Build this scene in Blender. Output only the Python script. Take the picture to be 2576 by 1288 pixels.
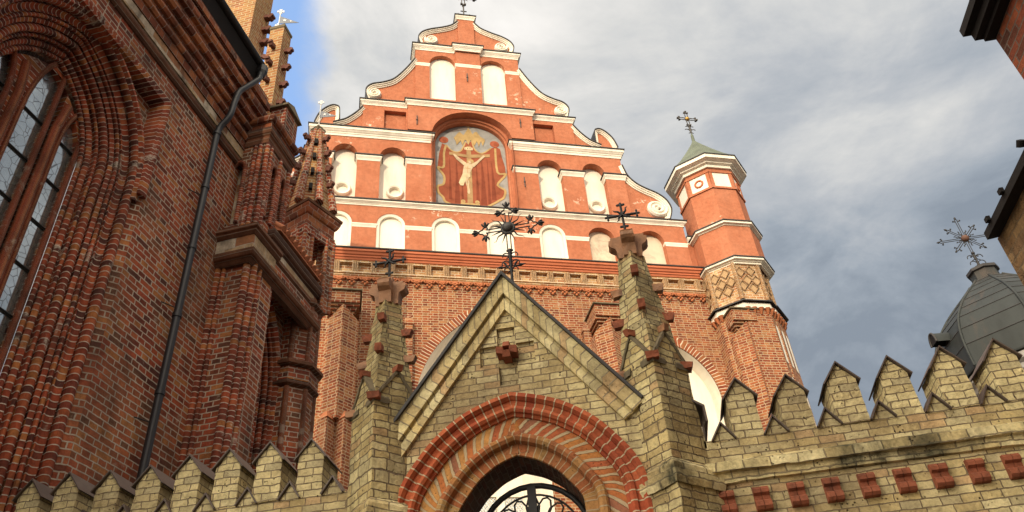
import bpy, bmesh, math, random
from mathutils import Vector, Matrix
from mathutils.geometry import tessellate_polygon
random.seed(7)
R = math.radians
for o in list(bpy.data.objects): bpy.data.objects.remove(o)
SC = bpy.context.scene
COL = SC.collection

# ------------------------------------------------------------------ camera
cam_d = bpy.data.cameras.new('camera'); cam = bpy.data.objects.new('camera', cam_d); COL.objects.link(cam)
SC.camera = cam
cam_d.sensor_width = 36; cam_d.lens = 36*2010/2576; cam_d.clip_end = 5000; cam_d.clip_start = .05
_w = Vector((.98192, .17613, -.06849)); _d = Vector((-.16068, .58614, -.79421)); _f = Vector((-.09976, .79089, .60377))
_f.normalize(); _w = (_w-_f*_w.dot(_f)).normalized(); _up = _w.cross(_f).normalized()
mw = Matrix((( _w.x, _up.x, -_f.x, 0), (_w.y, _up.y, -_f.y, 0), (_w.z, _up.z, -_f.z, 1.6), (0, 0, 0, 1)))
cam.matrix_world = mw
SC.render.resolution_x = 1024; SC.render.resolution_y = 512

# ------------------------------------------------------------------ light
SUN_EL = R(18.5); SUN_AZ = R(183)      # azimuth clockwise from +Y: low sun behind the camera
sun_from = Vector((math.sin(SUN_AZ)*math.cos(SUN_EL), math.cos(SUN_AZ)*math.cos(SUN_EL), math.sin(SUN_EL)))
sd = bpy.data.lights.new('sun', 'SUN'); sun = bpy.data.objects.new('sun', sd); COL.objects.link(sun)
sd.energy = 2.0; sd.angle = R(.55); sd.color = (1, .82, .58)
sun.rotation_euler = sun_from.to_track_quat('Z', 'Y').to_euler()
SC.view_settings.view_transform = 'Standard'; SC.view_settings.look = 'None'
SC.view_settings.exposure = 0.58; SC.view_settings.gamma = 1.0

wd = bpy.data.worlds.new('World'); SC.world = wd; wd.use_nodes = True
nt = wd.node_tree; nt.nodes.clear()
def N(t, typ, **kw):
    n = t.nodes.new(typ)
    for k, v in kw.items():
        if k.startswith('i_'):
            key = k[2:]; key = int(key) if key.isdigit() else key
            n.inputs[key].default_value = v
        else: setattr(n, k, v)
    return n
def L(t, a, b): t.links.new(a, b)
def ramp(t, fac, stops, interp='LINEAR'):
    n = t.nodes.new('ShaderNodeValToRGB'); cr = n.color_ramp; cr.interpolation = interp
    while len(cr.elements) > 1: cr.elements.remove(cr.elements[-1])
    cr.elements[0].position = stops[0][0]; cr.elements[0].color = (*stops[0][1], 1)
    for p, c in stops[1:]:
        e = cr.elements.new(p); e.color = (*c, 1)
    if fac is not None: t.links.new(fac, n.inputs[0])
    return n.outputs[0]
def mathn(t, op, a, b=None, clamp=False):
    n = t.nodes.new('ShaderNodeMath'); n.operation = op; n.use_clamp = clamp
    for i, v in enumerate((a, b)):
        if v is None: continue
        if isinstance(v, (int, float)): n.inputs[i].default_value = v
        else: t.links.new(v, n.inputs[i])
    return n.outputs[0]
def mix(t, fac, a, b, mode='MIX'):
    n = t.nodes.new('ShaderNodeMix'); n.data_type = 'RGBA'; n.blend_type = mode
    for i, v in ((0, fac), (6, a), (7, b)):
        if isinstance(v, (int, float)): n.inputs[i].default_value = v
        elif isinstance(v, tuple): n.inputs[i].default_value = (*v, 1)
        else: t.links.new(v, n.inputs[i])
    return n.outputs[2]
def noise(t, vec, scale, detail=4, rough=.55, dist=0.0):
    n = N(t, 'ShaderNodeTexNoise'); n.inputs['Scale'].default_value = scale; n.inputs['Detail'].default_value = detail
    n.inputs['Roughness'].default_value = rough; n.inputs['Distortion'].default_value = dist
    if vec is not None: t.links.new(vec, n.inputs['Vector'])
    return n.outputs[0]

sky = N(nt, 'ShaderNodeTexSky'); sky.sky_type = 'NISHITA'; sky.sun_disc = False
sky.sun_elevation = SUN_EL; sky.sun_rotation = SUN_AZ
skyc = mix(nt, 1.0, sky.outputs[0], (.12, .12, .12), 'MULTIPLY')
SKYN = Vector((0.9391, 0.3267, 0.1069))
tc = N(nt, 'ShaderNodeTexCoord'); dirv = tc.outputs['Generated']
sep = N(nt, 'ShaderNodeSeparateXYZ'); L(nt, dirv, sep.inputs[0])
zc = mathn(nt, 'MAXIMUM', mathn(nt, 'ADD', sep.outputs[2], .12), .05)
px = mathn(nt, 'DIVIDE', sep.outputs[0], zc); py = mathn(nt, 'DIVIDE', sep.outputs[1], zc)
cmb = N(nt, 'ShaderNodeCombineXYZ'); L(nt, px, cmb.inputs[0]); L(nt, py, cmb.inputs[1])
n1 = noise(nt, cmb.outputs[0], 2.6, 8, .60, .25)
n2 = noise(nt, cmb.outputs[0], 1.0, 8, .58, .45)
n3 = noise(nt, cmb.outputs[0], 3.2, 9, .60, .5)
# a strip of open sky to the west of the gable, overcast elsewhere
dt = N(nt, 'ShaderNodeVectorMath'); dt.operation = 'DOT_PRODUCT'; L(nt, dirv, dt.inputs[0]); dt.inputs[1].default_value = SKYN
side = mathn(nt, 'ADD', dt.outputs['Value'], mathn(nt, 'MULTIPLY', mathn(nt, 'SUBTRACT', n1, .5), .16))
covr = N(nt, 'ShaderNodeMapRange'); covr.interpolation_type = 'SMOOTHSTEP'; L(nt, side, covr.inputs[0])
covr.inputs[1].default_value = -.030; covr.inputs[2].default_value = .018
far = N(nt, 'ShaderNodeMapRange'); far.interpolation_type = 'SMOOTHSTEP'; L(nt, dt.outputs['Value'], far.inputs[0]); far.inputs[1].default_value = -.12; far.inputs[2].default_value = -.3
cover = mathn(nt, 'MAXIMUM', mathn(nt, 'MAXIMUM', covr.outputs[0], far.outputs[0]), mathn(nt, 'MULTIPLY', mathn(nt, 'SUBTRACT', n3, .52, True), 2.4, True))
d2 = N(nt, 'ShaderNodeVectorMath'); d2.operation = 'DOT_PRODUCT'; L(nt, dirv, d2.inputs[0])
d2.inputs[1].default_value = Vector((-.24, -.42, .82)).normalized()
b = mathn(nt, 'ADD', mathn(nt, 'MULTIPLY', d2.outputs['Value'], .70), mathn(nt, 'MULTIPLY', mathn(nt, 'SUBTRACT', n2, .5), .95))
b = mathn(nt, 'ADD', b, mathn(nt, 'MULTIPLY', mathn(nt, 'SUBTRACT', n3, .5), .62))
b = mathn(nt, 'ADD', b, .09)
cl = ramp(nt, b, [(.0, (0.180, 0.211, 0.252)), (.10, (0.243, 0.275, 0.315)), (.22, (0.342, 0.360, 0.383)), (.34, (0.477, 0.477, 0.468)), (.46, (0.621, 0.603, 0.576)), (.64, (0.774, 0.747, 0.711)), (.75, (1.080, 1.035, 0.972)), (.95, (1.440, 1.350, 1.260))])
# unseen glow round the low sun, added to brighten the shaded gate
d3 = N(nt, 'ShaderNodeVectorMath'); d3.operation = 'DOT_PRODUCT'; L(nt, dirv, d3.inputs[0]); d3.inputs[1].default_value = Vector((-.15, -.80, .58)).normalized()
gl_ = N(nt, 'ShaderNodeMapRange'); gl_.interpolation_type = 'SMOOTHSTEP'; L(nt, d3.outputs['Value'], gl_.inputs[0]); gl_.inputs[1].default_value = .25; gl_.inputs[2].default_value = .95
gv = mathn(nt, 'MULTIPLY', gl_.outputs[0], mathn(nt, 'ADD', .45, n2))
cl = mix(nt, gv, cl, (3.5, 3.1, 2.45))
# unseen dark patch in the south-east sky, added to darken the left church
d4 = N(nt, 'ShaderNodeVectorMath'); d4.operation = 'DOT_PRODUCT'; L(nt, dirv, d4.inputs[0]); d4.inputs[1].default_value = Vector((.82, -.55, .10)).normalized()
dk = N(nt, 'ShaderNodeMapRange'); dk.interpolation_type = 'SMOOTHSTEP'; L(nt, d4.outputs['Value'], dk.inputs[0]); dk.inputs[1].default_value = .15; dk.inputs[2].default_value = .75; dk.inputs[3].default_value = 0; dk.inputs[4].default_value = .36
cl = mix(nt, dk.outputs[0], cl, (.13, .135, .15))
blue = mix(nt, .8, skyc, (.25, .40, .70))
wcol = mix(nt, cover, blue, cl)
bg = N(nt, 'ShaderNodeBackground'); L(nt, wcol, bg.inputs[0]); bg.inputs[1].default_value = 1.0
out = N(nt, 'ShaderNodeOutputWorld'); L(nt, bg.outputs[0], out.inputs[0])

# ------------------------------------------------------------------ materials
def newmat(name):
    m = bpy.data.materials.new(name); m.use_nodes = True; t = m.node_tree
    return m, t, t.nodes['Principled BSDF']
def bump(t, bsdf, h, strength=.6, dist=.01):
    n = N(t, 'ShaderNodeBump'); n.inputs['Strength'].default_value = strength; n.inputs['Distance'].default_value = dist
    t.links.new(h, n.inputs['Height']); t.links.new(n.outputs[0], bsdf.inputs['Normal'])
def brick_mat(name, bw, bh, mort, palette, mcol, stain=.5, stain_col=(.02, .018, .015), bumpd=.012, distort=.010, pits=0.0,
              pale=0.0, rough=.9, squash=1.0, skew=0.0, spec=.25, pale_col=(.6, .55, .45), stain_scale=1.1, patch=0.0, patch_col=(.30, .165, .075)):
    m, t, bs = newmat(name)
    uv = N(t, 'ShaderNodeUVMap'); geo = N(t, 'ShaderNodeNewGeometry'); pos = geo.outputs['Position']
    vec = uv.outputs[0]
    if skew:
        s = N(t, 'ShaderNodeSeparateXYZ'); L(t, vec, s.inputs[0]); c = N(t, 'ShaderNodeCombineXYZ')
        L(t, s.outputs[0], c.inputs[0]); L(t, mathn(t, 'ADD', s.outputs[1], mathn(t, 'MULTIPLY', s.outputs[0], skew)), c.inputs[1]); vec = c.outputs[0]
    nn = N(t, 'ShaderNodeTexNoise'); nn.inputs['Scale'].default_value = 1.3/bh*.9; nn.inputs['Detail'].default_value = 3
    L(t, pos, nn.inputs['Vector'])
    off = N(t, 'ShaderNodeVectorMath'); off.operation = 'MULTIPLY_ADD'; L(t, nn.outputs[1], off.inputs[0])
    off.inputs[1].default_value = (distort*2,)*3; off.inputs[2].default_value = (-distort,)*3
    nn2 = N(t, 'ShaderNodeTexNoise'); nn2.inputs['Scale'].default_value = 1.1; nn2.inputs['Detail'].default_value = 1; L(t, pos, nn2.inputs['Vector'])
    off2 = N(t, 'ShaderNodeVectorMath'); off2.operation = 'MULTIPLY_ADD'; L(t, nn2.outputs[1], off2.inputs[0])
    off2.inputs[1].default_value = (.05, bh*.5, 0); L(t, off.outputs[0], off2.inputs[2])
    ad = N(t, 'ShaderNodeVectorMath'); L(t, vec, ad.inputs[0]); L(t, off2.outputs[0], ad.inputs[1])
    br = N(t, 'ShaderNodeTexBrick'); L(t, ad.outputs[0], br.inputs['Vector'])
    br.offset = .5; br.squash = squash; br.squash_frequency = 2
    br.inputs['Color1'].default_value = (0, 0, 0, 1); br.inputs['Color2'].default_value = (1, 1, 1, 1); br.inputs['Mortar'].default_value = (.5, .5, .5, 1)
    br.inputs['Scale'].default_value = 1; br.inputs['Mortar Size'].default_value = mort; br.inputs['Mortar Smooth'].default_value = .25
    br.inputs['Brick Width'].default_value = bw; br.inputs['Row Height'].default_value = bh
    n = len(palette)
    base = ramp(t, br.outputs['Color'], [(i/n, c) for i, c in enumerate(palette)], 'CONSTANT')
    if patch: base = mix(t, mathn(t, 'MULTIPLY', ramp(t, noise(t, pos, .85, 5, .6, .6), [(.47, (0, 0, 0)), (.60, (1, 1, 1))]), patch), base, mix(t, .5, base, patch_col))
    fine = noise(t, pos, 38, 5, .65)
    base = mix(t, .55, base, ramp(t, fine, [(.25, (.45, .42, .4)), (.5, (1, 1, 1)), (.75, (1.35, 1.3, 1.2))]), 'MULTIPLY')
    med = noise(t, pos, 5.5, 4, .6)
    base = mix(t, .75, base, ramp(t, med, [(.3, (.5, .47, .43)), (.55, (1, 1, 1)), (.75, (1.22, 1.2, 1.15))]), 'MULTIPLY')
    col = mix(t, br.outputs['Fac'], base, mcol)
    if pale:
        pn = noise(t, pos, 3.2, 6, .7, .4)
        pm = ramp(t, pn, [(.60, (0, 0, 0)), (.68, (1, 1, 1))])
        col = mix(t, mathn(t, 'MULTIPLY', pm, pale), col, pale_col)
    if stain:
        mp = N(t, 'ShaderNodeMapping'); mp.inputs['Scale'].default_value = (1, 1, .55); L(t, pos, mp.inputs[0])
        sn = noise(t, mp.outputs[0], stain_scale, 6, .65, .3)
        sm = ramp(t, sn, [(.46, (0, 0, 0)), (.68, (1, 1, 1))])
        col = mix(t, mathn(t, 'MULTIPLY', sm, stain), col, stain_col)
    h = mathn(t, 'SUBTRACT', 1.0, br.outputs['Fac'])
    h = mathn(t, 'ADD', h, mathn(t, 'MULTIPLY', fine, .55))
    h = mathn(t, 'ADD', h, mathn(t, 'MULTIPLY', med, .5))
    # every brick sits a little differently
    h = mathn(t, 'ADD', h, mathn(t, 'MULTIPLY', br.outputs['Color'], .35))
    if pits:
        vo = N(t, 'ShaderNodeTexVoronoi'); vo.inputs['Scale'].default_value = 30; L(t, pos, vo.inputs['Vector'])
        pt = ramp(t, vo.outputs['Distance'], [(.10, (1, 1, 1)), (.22, (0, 0, 0))])
        gate_n = ramp(t, noise(t, pos, 9, 2), [(.5, (0, 0, 0)), (.6, (1, 1, 1))])
        pf = mathn(t, 'MULTIPLY', mathn(t, 'MULTIPLY', pt, gate_n), pits)
        col = mix(t, pf, col, (.05, .035, .02)); h = mathn(t, 'SUBTRACT', h, mathn(t, 'MULTIPLY', pf, .8))
    L(t, col, bs.inputs['Base Color']); bs.inputs['Roughness'].default_value = rough; bs.inputs['Specular IOR Level'].default_value = spec
    bump(t, bs, h, .9, bumpd)
    return m
def plain_mat(name, col, rough=.8, metal=0.0, var=.3, vscale=4, bumpd=.002, spec=.3, stain=0, stain_col=(.1, .09, .08), streak=False, bscale=40):
    m, t, bs = newmat(name); geo = N(t, 'ShaderNodeNewGeometry'); pos = geo.outputs['Position']
    if streak:
        mp = N(t, 'ShaderNodeMapping'); mp.inputs['Scale'].default_value = (1, 1, .25); L(t, pos, mp.inputs[0]); v = mp.outputs[0]
    else: v = pos
    n = noise(t, v, vscale, 6, .62)
    c = mix(t, var, col, ramp(t, n, [(.3, (.45, .45, .45)), (.5, (1, 1, 1)), (.72, (1.3, 1.3, 1.3))]), 'MULTIPLY')
    if stain:
        sn = noise(t, v, vscale*.45, 7, .7, .5); c = mix(t, mathn(t, 'MULTIPLY', ramp(t, sn, [(.52, (0, 0, 0)), (.66, (1, 1, 1))]), stain), c, stain_col)
    L(t, c, bs.inputs['Base Color']); bs.inputs['Roughness'].default_value = rough; bs.inputs['Metallic'].default_value = metal
    bs.inputs['Specular IOR Level'].default_value = spec
    if bumpd: bump(t, bs, noise(t, pos, bscale, 4, .6), .6, bumpd)
    return m
M = {}
REDS = [(0.24, 0.05, 0.023), (0.33, 0.071, 0.03), (0.15, 0.033, 0.018), (0.37, 0.095, 0.037), (0.27, 0.055, 0.025), (0.095, 0.029, 0.021), (0.38, 0.138, 0.045), (0.31, 0.062, 0.028), (0.2, 0.045, 0.025), (0.26, 0.06, 0.025)]
M['church_brick'] = brick_mat('dark red gothic brick', .235, .0725, .0082, [tuple(c*1.04 for c in x) for x in REDS], (.42, .345, .27), .6, (.030, .018, .013), .016, .008, pale=.3, patch=.55, squash=.52, stain_scale=1.5)
M['jamb_brick'] = brick_mat('moulded red brick', 6.0, .0725, .0058, [tuple(c*.98 for c in x) for x in REDS[:9]], (.52, .44, .36), .6, (.035, .018, .012), .010, .006, pale=.6, stain_scale=2.2)
M['cornice_brick'] = brick_mat('cornice red brick', .15, .12, .004, [(.18, .05, .024), (.25, .075, .032), (.13, .04, .022), (.33, .115, .045)], (.3, .24, .2), .6, (.03, .018, .013), .008, .006, pale=.5, stain_scale=1.8)
M['pale_band'] = brick_mat('pale weathered band', .3, .16, .006, [(.42, .30, .18), (.30, .13, .06), (.5, .42, .32), (.36, .2, .1)], (.4, .36, .3), .8, (.05, .035, .025), .008, .008, stain_scale=3)
M['soot_brick'] = brick_mat('black glazed moulding', .15, .07, .005, [(.045, .03, .025), (.06, .035, .03), (.035, .028, .025)], (.09, .075, .06), .3, (.02, .015, .012), .006, .006, rough=.6)
FREDS = [(0.262, 0.07, 0.027), (0.32, 0.098, 0.038), (0.213, 0.051, 0.023), (0.344, 0.129, 0.049), (0.279, 0.078, 0.032), (0.18, 0.047, 0.024), (0.353, 0.156, 0.065)]
M['facade_brick'] = brick_mat('orange red facade brick', .235, .080, .0105, FREDS, (.44, .32, .20), .35, (.16, .07, .035), .012, .008, pale=.3, squash=.6, pale_col=(.55, .45, .33))
M['buff_brick'] = brick_mat('buff frieze brick', .22, .085, .010, [(.50, .30, .14), (.44, .23, .10), (.40, .18, .08), (.55, .36, .18)], (.62, .52, .38), .3, (.2, .1, .05), .010, .010)
M['dark_mould'] = brick_mat('dark brick moulding', 6, .08, .005, [(.13, .055, .03), (.10, .045, .028), (.16, .065, .035), (.075, .038, .027)], (.22, .17, .13), .5, (.025, .018, .014), .008, .006)
M['old_dome_boss'] = plain_mat('rusty boss', (.10, .05, .035), .7)
M['terracotta'] = plain_mat('fired terracotta', (.40, .14, .06), .85, var=.5, bumpd=.004)
YEL = [(0.592, 0.481, 0.242), (0.673, 0.575, 0.309), (0.537, 0.43, 0.214), (0.705, 0.614, 0.352), (0.624, 0.519, 0.273), (0.488, 0.382, 0.191), (0.568, 0.4, 0.21), (0.648, 0.55, 0.297), (0.56, 0.481, 0.269), (0.688, 0.589, 0.32), (0.512, 0.442, 0.257), (0.624, 0.493, 0.233)]
M['yellow_brick'] = brick_mat('weathered yellow brick', (.175), .0590, .0046, YEL, (.20, .155, .10), .65, (.17, .12, .065), .022, .008, pits=1, squash=.75, stain_scale=1.3)
M['yellow_pier'] = brick_mat('rough yellow pier brick', .165, .0590, .0052, [(c[0]*.85, c[1]*.84, c[2]*.8) for c in YEL], (.16, .12, .075), .6, (.10, .072, .035), .026, .009, pits=1, squash=.75, stain_scale=2.2)
M['ledge_brick'] = brick_mat('mossy ledge brick', .19, .075, .006, YEL[:6], (.25, .2, .12), .97, (.035, .035, .022), .02, .012, pits=1, stain_scale=2.6)
M['raking_brick'] = brick_mat('raking yellow brick', 5.0, .088, .0055, YEL, (.28, .23, .15), .5, (.12, .09, .045), .014, .008, pits=.7)
RINGS = [(.33, .07, .03), (.38, .09, .035), (.30, .06, .027), (.42, .11, .045), (.35, .08, .035)]
M['ring_red'] = brick_mat('red arch mouldings', 5.0, .078, .0058, RINGS, (.50, .41, .27), .25, (.1, .03, .02), .008, .004)
M['ring_mid'] = brick_mat('slanting arch bricks', 5.0, .10, .019, [(.46, .19, .055), (.40, .11, .045), (.50, .25, .08), (.44, .15, .05), (.34, .14, .08)], (.47, .36, .22), .2, (.14, .07, .03), .018, .018, skew=.85, pits=.5)
M['ring_inner'] = brick_mat('inner arch bricks', 5.0, .082, .0075, [(.40, .18, .06), (.36, .12, .045), (.44, .26, .10), (.36, .14, .055), (.42, .22, .08)], (.44, .34, .21), .4, (.1, .04, .02), .016, .010, pits=.7)
M['red_block'] = plain_mat('red clinker block', (.25, .078, .040), .85, var=.7, vscale=14, bumpd=.01, stain=.6, stain_col=(.07, .03, .02))
M['brown_block'] = plain_mat('brown glazed terracotta', (.30, .15, .075), .6, var=.6, vscale=9, bumpd=.006, stain=.7, stain_col=(.08, .05, .035))

def plaster():
    m, t, bs = newmat('salmon lime plaster'); geo = N(t, 'ShaderNodeNewGeometry'); pos = geo.outputs['Position']
    n = noise(t, pos, 1.3, 7, .66, .4); n2_ = noise(t, pos, 9, 5, .6)
    c = ramp(t, n, [(.3, (.37, .125, .064)), (.5, (.415, .152, .081)), (.7, (.45, .178, .10))])
    c = mix(t, .6, c, ramp(t, n2_, [(.3, (.75, .75, .75)), (.6, (1.1, 1.1, 1.1))]), 'MULTIPLY')
    mp2 = N(t, 'ShaderNodeMapping'); mp2.inputs['Scale'].default_value = (4.5, 4.5, .35); L(t, pos, mp2.inputs[0])
    st_ = noise(t, mp2.outputs[0], 1.4, 6, .7); c = mix(t, mathn(t, 'MULTIPLY', ramp(t, st_, [(.50, (0, 0, 0)), (.72, (1, 1, 1))]), .4), c, (.30, .115, .065))
    mp = N(t, 'ShaderNodeMapping'); mp.inputs['Scale'].default_value = (1, 1, .3); L(t, pos, mp.inputs[0])
    s = noise(t, mp.outputs[0], 1.6, 6, .7); c = mix(t, mathn(t, 'MULTIPLY', ramp(t, s, [(.52, (0, 0, 0)), (.75, (1, 1, 1))]), .5), c, (.33, .125, .068))
    pe = mathn(t, 'MULTIPLY', ramp(t, noise(t, pos, .55, 3), [(.60, (0, 0, 0)), (.66, (1, 1, 1))]), ramp(t, noise(t, pos, 7, 6, .7), [(.56, (0, 0, 0)), (.58, (1, 1, 1))]))
    c = mix(t, mathn(t, 'MULTIPLY', pe, .8), c, (.72, .55, .42))
    L(t, c, bs.inputs['Base Color']); bs.inputs['Roughness'].default_value = .9; bs.inputs['Specular IOR Level'].default_value = .15
    bump(t, bs, mathn(t, 'ADD', mathn(t, 'MULTIPLY', n, 1.5), n2_), .7, .02)
    return m
M['plaster'] = plaster()
M['white'] = plain_mat('white lime paint', (.78, .725, .62), .85, var=.3, vscale=2.2, bumpd=.012, bscale=5, stain=.3, stain_col=(.45, .40, .34), streak=True, spec=.15)
M['old_fresco'] = plain_mat('worn fresco plaster', (.64, .53, .40), .9, var=.25, vscale=3, bumpd=.004, stain=.75, stain_col=(.33, .26, .20))
M['lozenge_plaster'] = plain_mat('dirty lozenge plaster', (.40, .265, .14), .9, var=.5, vscale=5, stain=.7, stain_col=(.3, .19, .1))
M['red_mould'] = plain_mat('red painted moulding', (.50, .155, .075), .85, var=.25, vscale=3)
M['flashing'] = plain_mat('dark sheet flashing', (.035, .032, .032), .6, var=.4, spec=.35)
M['coping'] = plain_mat('brown metal coping', (.085, .062, .052), .55, .0, var=.5, vscale=7, spec=.4, stain=.35, stain_col=(.15, .12, .10))
M['iron'] = plain_mat('wrought iron', (.022, .021, .022), .55, .3, var=.4, spec=.4)
M['dull_iron'] = plain_mat('grey weathered iron', (.075, .070, .066), .6, .4, var=.5, spec=.4)
M['gilt'] = plain_mat('old gilding', (.42, .25, .06), .45, .6, var=.4)
M['grey_stone'] = plain_mat('grey rendered stone', (.34, .33, .31), .9, var=.4)
M['gutter'] = plain_mat('dark zinc gutter', (.024, .0235, .026), .45, .4, var=.4, spec=.5, streak=True)
M['soffit'] = plain_mat('black eave boards', (.012, .010, .010), .9, var=.4)
M['verdigris'] = plain_mat('green copper sheet', (.115, .135, .10), .7, .1, var=.5, vscale=3, stain=.5, stain_col=(.11, .10, .075), streak=True)
M['lead'] = plain_mat('grey green dome sheet', (.028, .033, .033), .6, .2, var=.6, vscale=2.5, stain=.55, stain_col=(.085, .06, .047), streak=True)
M['tile'] = plain_mat('orange roof tile', (.42, .15, .07), .8, var=.5)
M['stone_dark'] = plain_mat('mossy stone cap', (.15, .12, .075), .95, var=.7, vscale=7, bumpd=.01, stain=.6, stain_col=(.05, .05, .025))
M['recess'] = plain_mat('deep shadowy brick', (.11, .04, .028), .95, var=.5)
M['tower_brick'] = brick_mat('sooty tower brick', .20, .075, .008, [(.20, .05, .025), (.26, .07, .03), (.12, .035, .02), (.08, .03, .02)], (.14, .1, .08), .7, (.03, .015, .01), .016, .008, stain_scale=3)
M['tower_tan'] = brick_mat('rough tan brick', .26, .082, .008, [(.30, .19, .09), (.25, .15, .07), (.34, .22, .11), (.20, .12, .06)], (.2, .14, .08), .6, (.06, .04, .02), .03, .02, pits=1, stain_scale=4)
for nm, c in (('f_sky', (0.288, 0.283, 0.272)), ('f_cloud', (0.176, 0.147, 0.134)), ('f_red', (0.272, 0.080, 0.043)), ('f_reddark', (0.186, 0.050, 0.028)), ('f_gold', (0.406, 0.282, 0.127)), ('f_wood', (0.336, 0.220, 0.109)),
              ('f_skin', (0.493, 0.390, 0.259)), ('f_skinshade', (.44, .28, .15)), ('f_plate', (.6, .48, .3)), ('f_letter', (.18, .12, .07)), ('f_knot', (0.336, 0.100, 0.055))):
    M[nm] = plain_mat('fresco paint '+nm[2:], c, .9, var=.55, vscale=3.5, bumpd=0, stain=.25, stain_col=tuple(x*.6 for x in c), spec=.1)
def glass_mat():
    m, t, bs = newmat('old leaded glass'); uv = N(t, 'ShaderNodeUVMap'); geo = N(t, 'ShaderNodeNewGeometry')
    vo = N(t, 'ShaderNodeTexVoronoi'); vo.feature = 'DISTANCE_TO_EDGE'; vo.inputs['Scale'].default_value = 9; L(t, geo.outputs['Position'], vo.inputs['Vector'])
    lead = ramp(t, vo.outputs['Distance'], [(.012, (1, 1, 1)), (.03, (0, 0, 0))])
    n = noise(t, geo.outputs['Position'], 3, 3)
    c = mix(t, lead, ramp(t, n, [(.3, (.30, .33, .33)), (.7, (.48, .52, .52))]), (.015, .015, .015))
    L(t, c, bs.inputs['Base Color']); bs.inputs['Roughness'].default_value = .10; bs.inputs['Metallic'].default_value = .75; bs.inputs['Specular IOR Level'].default_value = .9
    bs.inputs['Coat Weight'].default_value = 1; bs.inputs['Coat Roughness'].default_value = .05; bs.inputs['Coat IOR'].default_value = 2.0
    bump(t, bs, mathn(t, 'SUBTRACT', noise(t, geo.outputs['Position'], 4, 2), mathn(t, 'MULTIPLY', lead, .3)), .25, .02)
    return m
M['glass'] = glass_mat()
M['ground'] = brick_mat('granite setts', .14, .12, .012, [(.16, .15, .14), (.21, .2, .185), (.13, .125, .12)], (.08, .07, .06), .4, (.05, .045, .04), .01, .008)

# ------------------------------------------------------------------ mesh builder
def newell(p):
    n = Vector((0, 0, 0))
    for i in range(len(p)):
        a, c = p[i], p[(i+1) % len(p)]
        n.x += (a[1]-c[1])*(a[2]+c[2]); n.y += (a[2]-c[2])*(a[0]+c[0]); n.z += (a[0]-c[0])*(a[1]+c[1])
    return n.normalized() if n.length > 1e-12 else Vector((0, 0, 1))
class MB:
    def __init__(s): s.v = []; s.f = []; s.uv = []; s.mi = []; s.sm = []
    def face(s, pts, uv=None, mi=0, nrm=None):
        pts = [Vector(p) for p in pts]
        if uv is None:
            n = nrm or newell(pts)
            if abs(n.z) < .8:
                h = Vector((-n.y, n.x, 0)).normalized(); up = n.cross(h)
                if up.z < 0: up = -up
                uv = [(p.dot(h), p.z if abs(n.z) < .3 else p.dot(up)) for p in pts]
            else: uv = [(p.x, p.y) for p in pts]
        b = len(s.v); s.v += [tuple(p) for p in pts]; s.f.append(list(range(b, b+len(pts)))); s.uv.append(uv); s.mi.append(mi); s.sm.append(False)
    def box(s, x0, x1, y0, y1, z0, z1, mi=0):
        P = [(x, y, z) for z in (z0, z1) for y in (y0, y1) for x in (x0, x1)]
        for q in ((0, 1, 5, 4), (1, 3, 7, 5), (3, 2, 6, 7), (2, 0, 4, 6), (4, 5, 7, 6), (0, 2, 3, 1)): s.face([P[i] for i in q], mi=mi)
    def hexa(s, bot, top, mi=0):
        n = len(bot)
        s.face(bot[::-1], mi=mi); s.face(top, mi=mi)
        for i in range(n):
            j = (i+1) % n; s.face([bot[i], bot[j], top[j], top[i]], mi=mi)
    def grid(s, rows, uvs=None, mi=0, smooth=True, close_u=False, close_v=False):
        b = len(s.v); nr, nc = len(rows), len(rows[0])
        for r in rows: s.v += [tuple(p) for p in r]
        for i in range(nr if close_v else nr-1):
            for j in range(nc if close_u else nc-1):
                i2, j2 = (i+1) % nr, (j+1) % nc
                s.f.append([b+i*nc+j, b+i*nc+j2, b+i2*nc+j2, b+i2*nc+j])
                if uvs:
                    s.uv.append([uvs[i][j], uvs[i][j+1], uvs[i+1][j+1], uvs[i+1][j]])
                else: s.uv.append([(i, j), (i, j+1), (i+1, j+1), (i+1, j)])
                s.mi.append(mi); s.sm.append(smooth)
    def slab(s, outer, holes, d0, d1, mp, mi=0, hole_mi=None, back=False):
        loops = [outer]+list(holes)
        flat = [p for l in loops for p in l]
        tris = tessellate_polygon([[Vector((p[0], p[1], 0)) for p in l] for l in loops])
        a0, b0 = mp((0, 0), d0), mp((0, 0), d1)
        nr = (Vector(a0)-Vector(b0)).normalized()
        for tr in tris:
            s.face([mp(flat[i], d0) for i in tr], mi=mi, nrm=nr)
            if back: s.face([mp(flat[i], d1) for i in tr][::-1], mi=mi, nrm=-nr)
        for k, l in enumerate(loops):
            m2 = mi if (k == 0 or hole_mi is None) else hole_mi
            for i in range(len(l)):
                j = (i+1) % len(l)
                s.face([mp(l[i], d0), mp(l[j], d0), mp(l[j], d1), mp(l[i], d1)], mi=m2)
    def build(s, name, mats, parent=None, loc=None):
        me = bpy.data.meshes.new(name); me.from_pydata(s.v, [], s.f)
        if not isinstance(mats, (list, tuple)): mats = [mats]
        for m in mats: me.materials.append(M[m])
        ul = me.uv_layers.new(name='UVMap'); k = 0; flat = []
        for u in s.uv:
            for c in u: flat += [c[0], c[1]]
        ul.data.foreach_set('uv', flat)
        me.polygons.foreach_set('material_index', s.mi); me.polygons.foreach_set('use_smooth', s.sm)
        me.validate(); me.update()
        o = bpy.data.objects.new(name, me); COL.objects.link(o)
        if parent is not None: o.parent = parent
        if loc is not None: o.location = loc
        return o
def tag(o, label, cat, group=None):
    o['label'] = label; o['category'] = cat
    if group: o['group'] = group
    return o
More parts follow.
